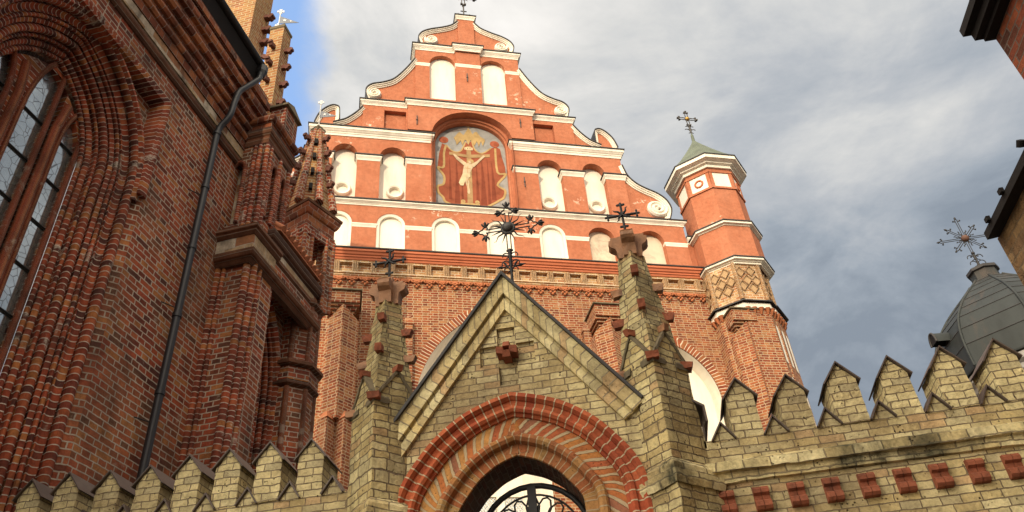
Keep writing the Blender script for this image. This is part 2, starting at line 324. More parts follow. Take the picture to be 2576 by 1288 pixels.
def root(name, loc, rz, label, cat, group=None):
    o = bpy.data.objects.new(name, None); COL.objects.link(o); o.location = loc; o.rotation_euler = (0, 0, rz); o.empty_display_size = .3
    return tag(o, label, cat, group)
def copy_part(o, parent, loc=None):
    c = o.copy(); COL.objects.link(c); c.parent = parent
    if loc is not None: c.location = loc
    for ch in list(o.children): copy_part(ch, c)
    return c
XZ = lambda p, d: (p[0], d, p[1])           # wall plane: d is depth (+ = into the wall)
XY = lambda p, h: (p[0], p[1], h)           # plan: h is height
def offset(path, off, closed=False):
    n = len(path); out = []
    for i in range(n):
        a = path[(i-1) % n] if (closed or i > 0) else None; c = path[(i+1) % n] if (closed or i < n-1) else None; p = path[i]
        ns = []
        for q, r in ((a, p), (p, c)):
            if q is None or r is None: continue
            dx, dy = r[0]-q[0], r[1]-q[1]; l = math.hypot(dx, dy)
            if l > 1e-9: ns.append((-dy/l, dx/l))
        if len(ns) == 2:
            k = 1+ns[0][0]*ns[1][0]+ns[0][1]*ns[1][1]; k = max(k, .25); nx, ny = (ns[0][0]+ns[1][0])/k, (ns[0][1]+ns[1][1])/k
        else: nx, ny = ns[0]
        out.append((p[0]+nx*off, p[1]+ny*off))
    return out
def moulding(mb, path, prof, mp, closed=False, mi=0, caps=True, smooth=False, mis=None, usplit=0):
    """sweep: prof = [(offset to the left of the path, height)], mp(p2, h) -> xyz"""
    cols = [offset(path, o, closed) for o, h in prof]
    n = len(path); lens = [0]
    for i in range(n): 
        q = path[(i+1) % n]; lens.append(lens[-1]+math.hypot(q[0]-path[i][0], q[1]-path[i][1]))
    pl = [0]
    for i in range(1, len(prof)): pl.append(pl[-1]+math.hypot(prof[i][0]-prof[i-1][0], prof[i][1]-prof[i-1][1]))
    rng = n if closed else n-1
    if usplit: pl = [0]+[pl[i] for i in range(1, len(pl))]
    for j in range(len(prof)-1):
        for i in range(rng):
            i2 = (i+1) % n
            mb.face([mp(cols[j][i], prof[j][1]), mp(cols[j][i2], prof[j][1]), mp(cols[j+1][i2], prof[j+1][1]), mp(cols[j+1][i], prof[j+1][1])],
                    uv=[(a_+(6.0*((j-1)//usplit)+1.2 if usplit else 0), b_) for a_, b_ in ((pl[j], lens[i]), (pl[j], lens[i+1]), (pl[j+1], lens[i+1]), (pl[j+1], lens[i]))], mi=(mis[j] if mis else mi))
    if caps and not closed:
        for i in (0, n-1): mb.face([mp(cols[j][i], prof[j][1]) for j in range(len(prof))], mi=mi)
def cornice(mb, path, prof, mi=0, closed=False):   # horizontal courses: brick rows must run the other way
    k = len(mb.uv); moulding(mb, path, prof, XY, closed, mi)
    for i in range(k, len(mb.uv)):
        if len(mb.uv[i]) == 4: mb.uv[i] = [(u[1], u[0]) for u in mb.uv[i]]
def tube(mb, pts, r, n=6, mi=0, closed=False, smooth=True):
    pts = [Vector(p) for p in pts]; rows = []; m = len(pts); ref = None
    rr = r if isinstance(r, (list, tuple)) else [r]*m
    for i, p in enumerate(pts):
        a = pts[(i-1) % m] if (closed or i > 0) else p; c = pts[(i+1) % m] if (closed or i < m-1) else p
        t = (c-a).normalized()
        if ref is None: ref = Vector((0, 0, 1)) if abs(t.z) < .9 else Vector((1, 0, 0))
        s = t.cross(ref)
        if s.length < 1e-4: s = t.cross(Vector((0, 1, 0)))
        s.normalize(); u = s.cross(t); ref = u
        rows.append([p+(s*math.cos(2*math.pi*k/n)+u*math.sin(2*math.pi*k/n))*rr[i] for k in range(n)])
    mb.grid(rows, mi=mi, smooth=smooth, close_u=True, close_v=closed)
    if not closed:
        mb.face(rows[0], mi=mi); mb.face(rows[-1][::-1], mi=mi)
def ngon(cx, cy, r, n, rot): return [(cx+r*math.cos(rot+2*math.pi*i/n), cy+r*math.sin(rot+2*math.pi*i/n)) for i in range(n)]
def drum(mb, cx, cy, levels, n=8, rot=math.pi/8, mi=0, cap=True, smooth=False):
    """levels = [(circumradius, z)] stacked polygon rings with metric UVs"""
    per = [0]
    for j in range(len(levels)-1):
        (r0, z0), (r1, z1) = levels[j], levels[j+1]; A = ngon(cx, cy, r0, n, rot); B = ngon(cx, cy, r1, n, rot)
        for i in range(n):
            k = (i+1) % n; mb.face([(*A[i], z0), (*A[k], z0), (*B[k], z1), (*B[i], z1)], mi=mi)
            if smooth: mb.sm[-1] = True
    if cap:
        mb.face([(*p, levels[-1][1]) for p in ngon(cx, cy, levels[-1][0], n, rot)], mi=mi)
        mb.face([(*p, levels[0][1]) for p in ngon(cx, cy, levels[0][0], n, rot)][::-1], mi=mi)
def sphere(mb, c, r, mi=0, sx=1, sy=1, sz=1, n=14):
    rows = []
    for i in range(n//2+1):
        th = math.pi*i/(n//2); rows.append([(c[0]+r*sx*math.sin(th)*math.cos(2*math.pi*k/n), c[1]+r*sy*math.sin(th)*math.sin(2*math.pi*k/n), c[2]+r*sz*math.cos(th)) for k in range(n)])
    mb.grid(rows, mi=mi, close_u=True)
def arch(xl, xr, zb, zs, zt=None, n=14, pointed=False):
    """loop: up the left, over, down the right"""
    c = (xl+xr)/2; h = (xr-xl)/2; zt = zs+h if zt is None else zt; k = zt-zs
    if not pointed: top = [(c-h*math.cos(math.pi*i/n), zs+k*math.sin(math.pi*i/n)) for i in range(n+1)]
    else:
        Rr = (h*h+k*k)/(2*h); m = n//2; top = []
        a1 = math.asin(min(1, k/Rr))
        L_ = [(xl+Rr-Rr*math.cos(a1*i/m), zs+Rr*math.sin(a1*i/m)) for i in range(m+1)]
        top = L_+[(2*c-p[0], p[1]) for p in L_[::-1][1:]]
    return [(xl, zb)]+top+[(xr, zb)]
def catmull(P, k=6):
    out = []; n = len(P)
    for i in range(n-1):
        p0, p1, p2, p3 = P[max(i-1, 0)], P[i], P[i+1], P[min(i+2, n-1)]
        for j in range(k):
            t = j/k
            out.append(tuple(.5*(2*p1[a]+(p2[a]-p0[a])*t+(2*p0[a]-5*p1[a]+4*p2[a]-p3[a])*t*t+(3*p1[a]-p0[a]-3*p2[a]+p3[a])*t**3) for a in range(len(p1))))
    out.append(tuple(P[-1])); return out
def strip2(path, w): # flat ribbon outline round a 2-D path
    a = offset(path, w/2); c = offset(path, -w/2); return a+c[::-1]

from mathutils import noise as mnoise
def roughen(o, seg=.07, amp=.010, freq=9.0):
    """weathered masonry: split long edges and nudge the vertices so the outline is no longer ruler-straight"""
    bm = bmesh.new(); bm.from_mesh(o.data); bmesh.ops.remove_doubles(bm, verts=bm.verts, dist=1e-4)
    for it in range(7):
        es = [e for e in bm.edges if e.calc_length() > seg*1.6]
        if not es or len(bm.verts) > 9000: break
        bmesh.ops.subdivide_edges(bm, edges=es, cuts=1, use_grid_fill=True)
    off = Vector((hash(o.name) % 97, 3.1, 7.7))
    for v in bm.verts:
        v.co += mnoise.noise_vector((v.co+off)*freq)*amp+mnoise.noise_vector((v.co+off)*freq*3.1)*amp*.5
    bmesh.ops.triangulate(bm, faces=[f for f in bm.faces if len(f.verts) > 4])
    bm.to_mesh(o.data); bm.free(); o.data.update()

# ------------------------------------------------------------------ setting
g = MB(); g.face([(-3000, -3000, 0), (3000, -3000, 0), (3000, 3000, 0), (-3000, 3000, 0)])
go = g.build('ground', 'ground'); go['kind'] = 'structure'

# ------------------------------------------------------------------ the tall gabled church behind
FA = R(20.715)
ch = root('gabled_church', (20*0-3.62*math.cos(FA), 20-3.62*math.sin(FA), 0), FA,
          'tall salmon and brick church facade with white cornices, scroll gables and painted crucifixion niche', 'church')
def flash(path, out, z, name='flashing', parent=ch):
    mb = MB(); cornice(mb, path, [(-.04, z), (out+.03, z), (out+.035, z+.035), (-.04, z+.05)]); return mb.build(name, 'flashing', parent)
# plan paths run right to left so that "left of the path" is toward the viewer (-y)
def plan(pts): return [(x, y) for x, y in pts[::-1]]
def white_cornice(pts, z0, z1, out, flashing=True, mat='white', name='cornice'):
    out *= .55; z1 = max(z1-out*(z1-1.6)/18.7*.9, z0+.15); p = plan(pts); h = z1-z0; mb = MB()
    cornice(mb, p, [(-.02, z0), (out*.18, z0), (out*.22, z0+.26*h), (out*.34, z0+.28*h), (out*.44, z0+.44*h), (out*.56, z0+.46*h), (out*.90, z0+.66*h), (out, z0+.67*h), (out, z1-.01), (-.02, z1-.01)])
    o = mb.build(name, mat, ch)
    if flashing: flash(p, out, z1)
    return o
wall = MB()        # salmon plaster body, tier by tier
DB = .9            # thickness of the gable
# tier with the two top windows
W1 = [arch(s*.925-.465, s*.925+.465, 22.9, 24.78, 25.26) for s in (-1, 1)]
wall.slab([(-1.9, 22.5), (-1.9, 25.5), (1.9, 25.5), (1.9, 22.5)], W1, 0, DB, XZ, back=True)
wall.slab([(-.45, 22.6), (-.45, 25.5), (.45, 25.5), (.45, 22.6)], [], -.10, 0, XZ)
# tier with the two recessed panels
P2 = [[(s*2.2, 21.2), (s*2.2, 22.08), (s*2.93, 22.08), (s*2.93, 21.2)] for s in (-1, 1)]
wall.slab([(-3.64, 21), (-3.64, 22.4), (-2.05, 22.4), (-2.05, 21)], [P2[0]], 0, DB, XZ, back=True)
wall.slab([(2.05, 21), (2.05, 22.4), (3.64, 22.4), (3.64, 21)], [P2[1]], 0, DB, XZ, back=True)
for s in (-1, 1):
    x0, x1 = sorted((s*2.19, s*2.94)); wall.slab([(x0, 21.19), (x0, 22.09), (x1, 22.09), (x1, 21.19)], [], .16, .2, XZ)
FN = arch(-1.36, 1.36, 18.06, 20.95, 22.17, 20)      # the painted niche
wall.slab([(-2.15, 21.1), (-2.15, 22.45), (2.15, 22.45), (2.15, 21.1)]+[(1.36, 21.1)]+[p for p in FN[1:-1] if p[1] > 21.1][::-1]+[(-1.36, 21.1)], [], -.17, DB, XZ)
# main tier
W3 = []
for s in (-1, 1):
    for a, b_ in ((2.16, 3.02), (3.72, 4.52)):
        x0, x1 = sorted((s*a, s*b_)); W3.append(arch(x0, x1, 18.1, 19.9, 20.36))
wall.slab([(-5.16, 17.9), (-5.16, 21.05), (-1.36, 21.05), (-1.36, 18.06), (1.36, 18.06), (1.36, 21.05), (5.16, 21.05), (5.16, 17.9)], W3, 0, DB, XZ)
for s in (-1, 1):
    for a, b_ in ((1.37, 2.16), (3.0, 3.72), (4.5, 5.16)):
        x0, x1 = sorted((s*a, s*b_)); wall.slab([(x0, 18.0), (x0, 19.66), (x1, 19.66), (x1, 18.0)], [], -.04, 0, XZ)
# lower window tier
W4 = [(-4.18, 0), (-2.6, 0), (-.95, 0), (.72, 0), (2.4, 0), (4.0, 1), (5.68, 1), (-5.85, 0)]
wall.slab([(-7.0, 15.9), (-7.0, 17.85), (6.87, 17.85), (6.87, 15.9)], [arch(c-.425, c+.425, 16.04, 17.1, 17.53) for c, d in W4], 0, DB, XZ, back=True)
# link to the turret
wall.slab([(6.87, 15.9), (6.87, 17.3), (8.2, 17.3), (8.2, 15.9)], [], .12, DB, XZ, back=True)
# top pillar
wall.slab([(-.31, 25.7), (-.31, 27.6), (.31, 27.6), (.31, 25.7)], [], -.03, .7, XZ, back=True)
wall.build('plaster_wall', 'plaster', ch)
# scroll wings: plaster field, white band, dark cap and spiral
def wing(curve, base, vc, vr, s, d0=.04, band=.13):
    curve = catmull(curve, 7); c = [(s*x, z) for x, z in curve]
    f = MB(); f.slab([(s*x, z) for x, z in base]+c[::-1], [], d0+.03, .5, XZ, back=True); w = f.build('wing_wall', 'plaster', ch)
    b1 = MB(); prof = [(0, .5), (0, d0-.09), (-band*.3, d0-.09), (-band*.36, d0-.05), (-band*.66, d0-.05), (-band*.7, d0-.01), (-band, d0-.01), (-band, d0+.05)]
    pth = c if s > 0 else c[::-1]
    moulding(b1, pth, prof, XZ); b1.build('scroll_band', 'white', ch)
    k = MB(); moulding(k, pth, [(.005, .52), (.005, d0-.13), (.035, d0-.13), (.045, .52)], XZ); k.build('flashing', 'flashing', ch)
    if vr:
        sp = MB(); turns = 2.05; nseg = 60; path = []
        for i in range(nseg+1):
            t = i/nseg; r = vr*(1-.80*t); a = math.pi*.9+turns*2*math.pi*t if s < 0 else math.pi*.1-turns*2*math.pi*t
            path.append((s*vc[0]+r*math.cos(a), vc[1]+r*math.sin(a)))
        wdt = vr*.20
        moulding(sp, path, [(wdt, d0+.05), (wdt, d0-.05), (wdt*.3, d0-.11), (-wdt*.3, d0-.11), (-wdt, d0-.05), (-wdt, d0+.05)], XZ)
        sphere(sp, (s*vc[0], d0-.02, vc[1]), vr*.2, sy=.7); sp.build('volute', 'white', ch)
for s in (-1, 1):
    wing([(.30, 27.36), (.55, 27.05), (.93, 26.84), (1.32, 26.68), (1.6, 26.5), (1.74, 26.3), (1.78, 26.1), (1.72, 25.84)], [(.3, 25.8), (1.72, 25.8)], (1.31, 26.12), .24, s)
    wing([(1.90, 24.9), (2.16, 24.38), (2.45, 23.9), (2.7, 23.6), (3.05, 23.40), (3.35, 23.29), (3.52, 23.12), (3.57, 22.9), (3.49, 22.55)], [(1.85, 22.5), (3.49, 22.5)], (3.29, 22.88), .23, s)
    wing([(3.63, 22.12), (3.85, 21.78), (4.13, 21.47), (4.38, 21.32), (4.56, 21.24)], [(3.6, 21.1), (4.56, 21.1)], None, 0, s, band=.11)
    wing([(4.40, 21.4), (4.42, 21.9), (4.5, 22.02), (4.66, 22.02), (4.86, 21.85), (5.03, 21.58), (5.14, 21.2)], [(4.40, 21.1), (5.14, 21.1)], None, 0, s, band=.11)
    wing([(5.15, 20.35), (5.28, 19.86), (5.53, 19.53), (5.85, 19.32), (6.22, 19.13), (6.48, 18.87), (6.58, 18.5), (6.46, 18.08)], [(5.1, 18.0), (6.46, 18.0)], (6.12, 18.53), .34, s, band=.15)
white_cornice([(-.33, .6), (-.33, -.04), (.33, -.04), (.33, .6)], 27.5, 27.78, .11)
white_cornice([(-1.9, .7), (-1.9, 0), (-.46, 0), (-.46, -.16), (.46, -.16), (.46, 0), (1.9, 0), (1.9, .7)], 25.45, 25.83, .19)
white_cornice([(-3.66, .7), (-3.66, 0), (-2.16, 0), (-2.16, -.18), (2.16, -.18), (2.16, 0), (3.66, 0), (3.66, .7)], 22.26, 22.55, .16)
for s in (-1, 1):
    pts = [(s*1.40, .15), (s*1.40, 0), (s*5.18, 0), (s*5.18, .7)]
    white_cornice(pts if s > 0 else pts[::-1], 20.68, 21.14, .24)
    for a, b_ in ((1.38, 2.15), (3.0, 3.72), (4.5, 5.18)):
        pts = [(s*a, .26), (s*a, -.04), (s*b_, -.04), (s*b_, .26)]
        white_cornice(pts if s > 0 else pts[::-1], 19.64, 19.89, .10, name='capital')
white_cornice([(-7.0, .7), (-7.0, 0), (6.88, 0), (6.88, .7)], 17.78, 18.04, .19)
white_cornice([(6.95, .12), (8.0, .12)], 17.16, 17.48, .16, name='cornice')
def string(x0, x1, z, hgt=.075, out=.05, ret=.15):
    white_cornice([(x0, ret), (x0, 0), (x1, 0), (x1, ret)], z, z+hgt, out, flashing=False, name='string_course')
for a, b_ in ((-1.9, -1.4), (1.4, 1.9)): string(a, b_, 24.6, .1)
white_cornice([(-.45, .15), (-.45, -.1), (.45, -.1), (.45, .15)], 24.62, 24.72, .05, flashing=False, name='string_course')
xs = sorted(c for c, d in W4)
for i in range(len(xs)-1): string(xs[i]+.44, xs[i+1]-.44, 16.94)
string(xs[-1]+.44, 6.86, 16.94)
# blind windows (white panels), deep ones with soffits
def panel(loop, d, mat='white'):
    mb = MB(); k = [(p[0], p[1]) for p in loop]; cx = sum(p[0] for p in k)/len(k)
    k = [(p[0]+(.03 if p[0] > cx else -.03), p[1]+.03 if p[1] > k[0][1]+.1 else p[1]-.03) for p in k]
    mb.slab(k, [], d, d+.05, XZ); return mb.build('blind_window', mat, ch)
for l in W1: panel(l, .17)
for l in W3: panel(l, .28)
for c, d in W4:
    l = arch(c-.425, c+.425, 16.04, 17.1, 17.53)
    if d: panel(l, .22, 'old_fresco')
    else:
        o = panel(l, .13); fr = MB()
        moulding(fr, arch(c-.424, c+.424, 16.04, 17.1, 17.53), [(0, .02), (0, .015), (-.085, .045), (-.085, .13)], XZ, caps=False); fr.build('frame', 'white', o)
for s in (-1, 1):
    for cx in (2.5, 4.12):
        oc = MB(); rows = []; circ = [(s*cx+math.cos(a)*.17, 18.6+math.sin(a)*.17) for a in [2*math.pi*i/28 for i in range(28)]][::-1]
        moulding(oc, circ, [(0, .5), (0, .22), (.02, .17), (.07, .15), (.10, .19), (.10, .29)], XZ, closed=True)
        o = oc.build('round_window', 'white', ch)
        gl = MB(); gl.slab(circ, [], .42, .45, XZ); gl.build('pane', 'glass', o)
# painted niche: stepped soffit and the fresco itself
nm = MB(); NF = arch(-1.355, 1.355, 18.06, 20.95, 22.17, 22)
moulding(nm, NF, [(.0, -.172), (.0, .1), (-.10, .1), (-.10, .16), (-.15, .2), (-.15, .40)], XZ, caps=False); nm.build('niche_reveal', 'plaster', ch)
fr = MB(); MI = ['f_sky', 'f_cloud', 'f_red', 'f_reddark', 'f_gold', 'f_wood', 'f_skin', 'f_skinshade', 'f_plate', 'f_letter', 'f_knot']
def FP(poly, mi, lay): fr.slab(poly, [], .35-.003*lay, .35, XZ, mi=MI.index(mi))
def circ2(c, r, r2=None, n=16): return [(c[0]+r*math.cos(2*math.pi*i/n), c[1]+(r2 or r)*math.sin(2*math.pi*i/n)) for i in range(n)]
fr.slab(arch(-1.25, 1.25, 18.0, 20.95, 22.12, 22), [], .352, .40, XZ)
FP(catmull([(-1.12, 21.5), (-.95, 21.95), (-.6, 22.15), (-.2, 22.2), (.25, 22.16), (.12, 21.98), (-.2, 21.82), (-.61, 21.68), (-.9, 21.60)], 4), 'f_cloud', 1)
drape = [(-.96, 21.09), (-1.06, 20.61), (-1.12, 20.02), (-1.1, 19.89), (-.92, 19.6), (-.94, 19.25), (-1.13, 19.15), (-1.12, 18.85), (-.99, 18.65), (-.87, 18.5), (-.72, 18.36), (.42, 18.36), (.65, 18.46), (.89, 18.68), (1.03, 18.89), (1.09, 19.11), (.86, 19.34), (.92, 19.57), (1.16, 19.86), (1.15, 20.22), (1.07, 20.67), (1.03, 21.04), (.9, 21.12), (.72, 21.05), (.47, 20.79), (.31, 20.79), (.14, 20.94), (.04, 21.3), (-.07, 21.14), (-.16, 21.27), (-.3, 20.84), (-.47, 20.7), (-.66, 20.8), (-.82, 21.01)]
FP(drape, 'f_red', 2)
for x, w_, z0, z1 in ((-.72, .05, 18.6, 20.5), (-.5, .09, 18.45, 20.35), (-.33, .04, 18.5, 19.9), (.17, .06, 18.45, 20.3), (.36, .10, 18.45, 20.5), (.55, .05, 18.5, 20.6), (.7, .08, 18.7, 20.4)):
    FP(catmull([(x-w_, z0), (x-w_*.4, (z0+z1)/2), (x, z1), (x+w_*.7, (z0+z1)/2), (x+w_, z0)], 4), 'f_reddark', 3)
for k in ((-.9, 21.26), (.85, 21.25)):
    FP(circ2(k, .16, .15), 'f_knot', 4); FP(circ2((k[0]+.03, k[1]-.01), .07, .09), 'f_red', 5)
for pth in ([(-.82, 21.03), (-.9, 20.63), (-.92, 20.0), (-1.12, 19.95), (-.92, 19.6), (-.94, 19.23), (-1.13, 19.12), (-1.1, 18.85), (-.96, 18.66), (-.9, 18.49), (-.72, 18.38)],
            [(.86, 21.04), (.88, 19.94), (1.16, 19.88), (.87, 19.43), (.91, 19.28), (1.09, 19.13), (1.03, 18.84), (.89, 18.7), (.65, 18.51), (.49, 18.40)]):
    FP(strip2(catmull(pth, 4), .075), 'f_gold', 4)
for pth in ([(-.82, 21.03), (-.66, 20.8), (-.47, 20.72), (-.3, 20.84), (-.15, 21.25)], [(.06, 21.35), (.14, 20.94), (.3, 20.77), (.47, 20.8), (.72, 21.05)]): FP(strip2(catmull(pth, 4), .05), 'f_gold', 4)
FP([(-.55, 21.39), (-.41, 21.63), (-.34, 21.71), (-.26, 21.6), (-.21, 21.56), (-.1, 21.79), (-.04, 21.94), (.04, 21.8), (.1, 21.63), (.18, 21.75), (.25, 21.78), (.31, 21.67), (.37, 21.55), (.51, 21.45), (.52, 21.36), (.44, 21.11), (.38, 21.34), (.3, 21.07), (.24, 21.32), (.14, 21.08), (.08, 21.35), (.02, 21.34), (-.06, 21.1), (-.13, 21.33), (-.18, 21.32), (-.26, 21.07), (-.32, 21.29), (-.46, 21.06), (-.49, 21.24)], 'f_gold', 6)
FP([(-.04, 21.96), (-.14, 22.04), (-.09, 22.08), (-.03, 22.17), (.04, 22.1), (.09, 22.06)], 'f_gold', 6)
FP([(-.13, 21.04), (.02, 21.06), (0, 18.45), (-.18, 18.45)], 'f_wood', 5)
FP([(-.72, 20.71), (-.15, 20.63), (.66, 20.74), (.65, 20.6), (.03, 20.5), (-.16, 20.51), (-.73, 20.57)], 'f_wood', 6)
FP([(-.2, 20.98), (.08, 20.98), (.08, 20.86), (-.2, 20.86)], 'f_plate', 7)
for i, chx in enumerate((-.17, -.11, -.03, .04)):      # I N R I
    FP([(chx, 20.89), (chx, 20.955), (chx+.012, 20.955), (chx+.012, 20.89)], 'f_letter', 8)
    if i == 1:
        FP([(chx+.03, 20.89), (chx+.03, 20.955), (chx+.042, 20.955), (chx+.042, 20.89)], 'f_letter', 8); FP([(chx+.01, 20.955), (chx+.022, 20.955), (chx+.034, 20.89), (chx+.022, 20.89)], 'f_letter', 8)
    if i == 2:
        FP([(chx+.012, 20.955), (chx+.036, 20.945), (chx+.036, 20.925), (chx+.012, 20.915)], 'f_letter', 8); FP([(chx+.012, 20.92), (chx+.022, 20.92), (chx+.042, 20.89), (chx+.03, 20.89)], 'f_letter', 8)
FP(circ2((-.01, 20.33), .105), 'f_gold', 7)
body = catmull([(-.24, 20.14), (-.12, 20.23), (.01, 20.2), (.07, 20.13), (.01, 19.96), (-.05, 19.78), (-.05, 19.65), (-.13, 19.5), (-.09, 19.38), (-.11, 19.2), (-.08, 18.98), (-.11, 18.87), (-.16, 18.91), (-.18, 19.2), (-.23, 19.41), (-.26, 19.62), (-.3, 19.75), (-.27, 19.98)], 3)
FP(body, 'f_skin', 8)
FP([(-.6, 20.6), (-.54, 20.61), (-.36, 20.42), (-.15, 20.23), (-.24, 20.11), (-.5, 20.39)], 'f_skin', 9)
FP([(.43, 20.66), (.49, 20.61), (.3, 20.36), (.09, 20.07), (0, 20.1), (0, 20.2), (.2, 20.36)], 'f_skin', 9)
FP(circ2((-.035, 20.29), .06, .085), 'f_skinshade', 9); FP(circ2((-.05, 20.275), .04, .06), 'f_skin', 10)
FP([(-.3, 19.74), (-.04, 19.78), (-.05, 19.62), (-.18, 19.58), (-.29, 19.21), (-.39, 19.21), (-.44, 19.34)], 'f_plate', 9)
FP([(-.17, 19.5), (-.14, 19.5), (-.14, 18.98), (-.16, 18.98)], 'f_skinshade', 9); FP([(-.2, 20.02), (-.02, 20.0), (-.03, 19.97), (-.2, 19.99)], 'f_skinshade', 9); FP([(-.13, 20.1), (-.11, 20.1), (-.12, 19.8), (-.14, 19.8)], 'f_skinshade', 9)
FP([(-.4, 18.40), (.22, 18.40), (.22, 18.47), (-.4, 18.47)], 'f_gold', 7)
for x in (-.32, .14): FP(circ2((x, 18.53), .075), 'f_gold', 8); FP(circ2((x, 18.53), .035), 'f_wood', 9)
fr.build('crucifixion_fresco', MI, ch)
# iron tie anchors
for x, z in ((-.06, 24.05), (-1.85, 21.55), (1.7, 21.85), (1.65, 19.15)):
    mb = MB(); tube(mb, [(x, -.2 if abs(x) < 2 and 21 < z < 22.3 else -.13, z-.22), (x, -.2 if 21 < z < 22.3 else -.13, z+.2)], .018); sphere(mb, (x, -.2 if 21 < z < 22.3 else -.13, z), .035); mb.build('wall_anchor', 'dull_iron', ch)
# --- red moulded string, brick frieze and brick lower wall
rm = MB(); cornice(rm, plan([(-9, 0), (7.45, 0)]), [(-.02, 15.66), (.05, 15.68), (.07, 15.74), (.10, 15.75), (.10, 15.80), (.14, 15.82), (.16, 15.88), (.20, 15.90), (.20, 15.97), (-.02, 15.98)]); rm.build('red_cornice', 'red_mould', ch)
flash(plan([(-9, 0), (7.45, 0)]), .20, 15.98)
fz = MB(); holes = []; x = -8.7; k = 0; PX = []
while x < 7.2:
    PX.append(x); holes.append([(x, 15.24), (x, 15.60), (x+.34, 15.60), (x+.34, 15.24)]); x += .522
fz.slab([(-9, 15.1), (-9, 15.7), (7.6, 15.7), (7.6, 15.1)], holes, -.02, .12, XZ)
fz.slab([(-9, 15.15), (-9, 15.69), (7.5, 15.69), (7.5, 15.15)], [], .10, .14, XZ)
fz.build('panel_frieze', 'buff_brick', ch)
for x in PX:
    po = MB()
    for dx in (-.145, -.09, -.035): tube(po, [(x+dx, -.03, 15.2), (x+dx, -.03, 15.62)], .028, 8)
    po.build('frieze_colonnette', 'buff_brick', ch)
st = MB(); cornice(st, plan([(-9, 0), (7.5, 0)]), [(-.02, 15.08), (.05, 15.09), (.075, 15.12), (.05, 15.15), (.05, 15.17), (.09, 15.18), (.09, 15.22), (-.02, 15.23)]); st.build('frieze_string', 'buff_brick', ch)
tr = MB(); x = -8.9
while x < 7.0:   # terracotta trefoils of one cast frieze
    c = x+.18
    tube(tr, [(x, -.05, 15.06), (x+.05, -.06, 14.98), (c-.07, -.06, 14.99), (c, -.06, 14.93), (c+.07, -.06, 14.99), (x+.31, -.06, 14.98), (x+.36, -.05, 15.06)], .026, 5)
    for dx, dz in ((-.06, 14.88), (.06, 14.88), (0, 14.82)): sphere(tr, (c+dx, -.055, dz), .042, n=8)
    tube(tr, [(c-.12, -.05, 15.06), (c, -.05, 15.0), (c+.12, -.05, 15.06)], .02, 5); x += .363
tr.slab([(-9, 15.03), (-9, 15.09), (7.1, 15.09), (7.1, 15.03)], [], -.05, 0, XZ); tr.build('trefoil_frieze', 'terracotta', ch)
A1 = arch(-1.86, 1.58, .05, 11.0, 13.95, 24, True); A2 = arch(4.68, 6.74, 8.6, 11.5, 13.22, 20, True)
bw = MB(); bw.slab([(-9, 0), (-9, 15.12), (8.3, 15.12), (8.3, 0)], [A1, A2], 0, .5, XZ); bw.build('brick_wall', 'facade_brick', ch)
M['arch_brick'] = brick_mat('arch header bricks', 5, .095, .012, FREDS, (.62, .50, .36), .35, (.16, .07, .035), .010, .008)
for a_ in (A1, A2):
    vs = MB(); moulding(vs, [p for p in a_ if p[1] > 9], [(.27, .0), (.27, -.012), (.0, -.012), (0, .05)], XZ, caps=False); vs.build('arch_ring', 'arch_brick', ch)
rc = MB(); moulding(rc, A1, [(0, .03), (-.48, 1.5)], XZ, caps=False); rc.slab([(-1.9, 9.35), (-1.9, 14.5), (1.6, 14.5), (1.6, 9.35)], [], 1.49, 1.55, XZ); rc.build('white_recess', 'white', ch)
rc = MB(); moulding(rc, A2, [(0, .03), (-.06, .45)], XZ, caps=False); rc.slab([(4.6, 8.5), (4.6, 13.4), (6.8, 13.4), (6.8, 8.5)], [], .44, .5, XZ); rc.build('white_recess', 'white', ch)
pw = MB(); pw.slab([(-1.6, 9.25), (-1.6, 9.9), (1.2, 9.9), (1.2, 9.25)], [], 1.4, 1.5, XZ); pw.build('white_lintel', 'white', ch)
wn = MB(); wn.slab([(-1.6, 0), (-1.6, 9.3), (1.2, 9.3), (1.2, 0)], [], 1.46, 1.48, XZ); wo = wn.build('lattice_window', 'glass', ch)
wf = MB(); wf.slab([(.40, 0), (.40, 9.25), (.60, 9.25), (.60, 0)], [], 1.32, 1.45, XZ)
wf.build('frame', 'white', wo)
la = MB()
for i in range(44):
    z = 4.5+i*.12
    for s in (-1, 1):
        for x0 in (-.1, .60): tube(la, [(x0 if s > 0 else x0+.5, 1.45, z), (x0+.5 if s > 0 else x0, 1.45, z+.7)], .008, 4)
la.build('lead_lattice', 'white', wo)
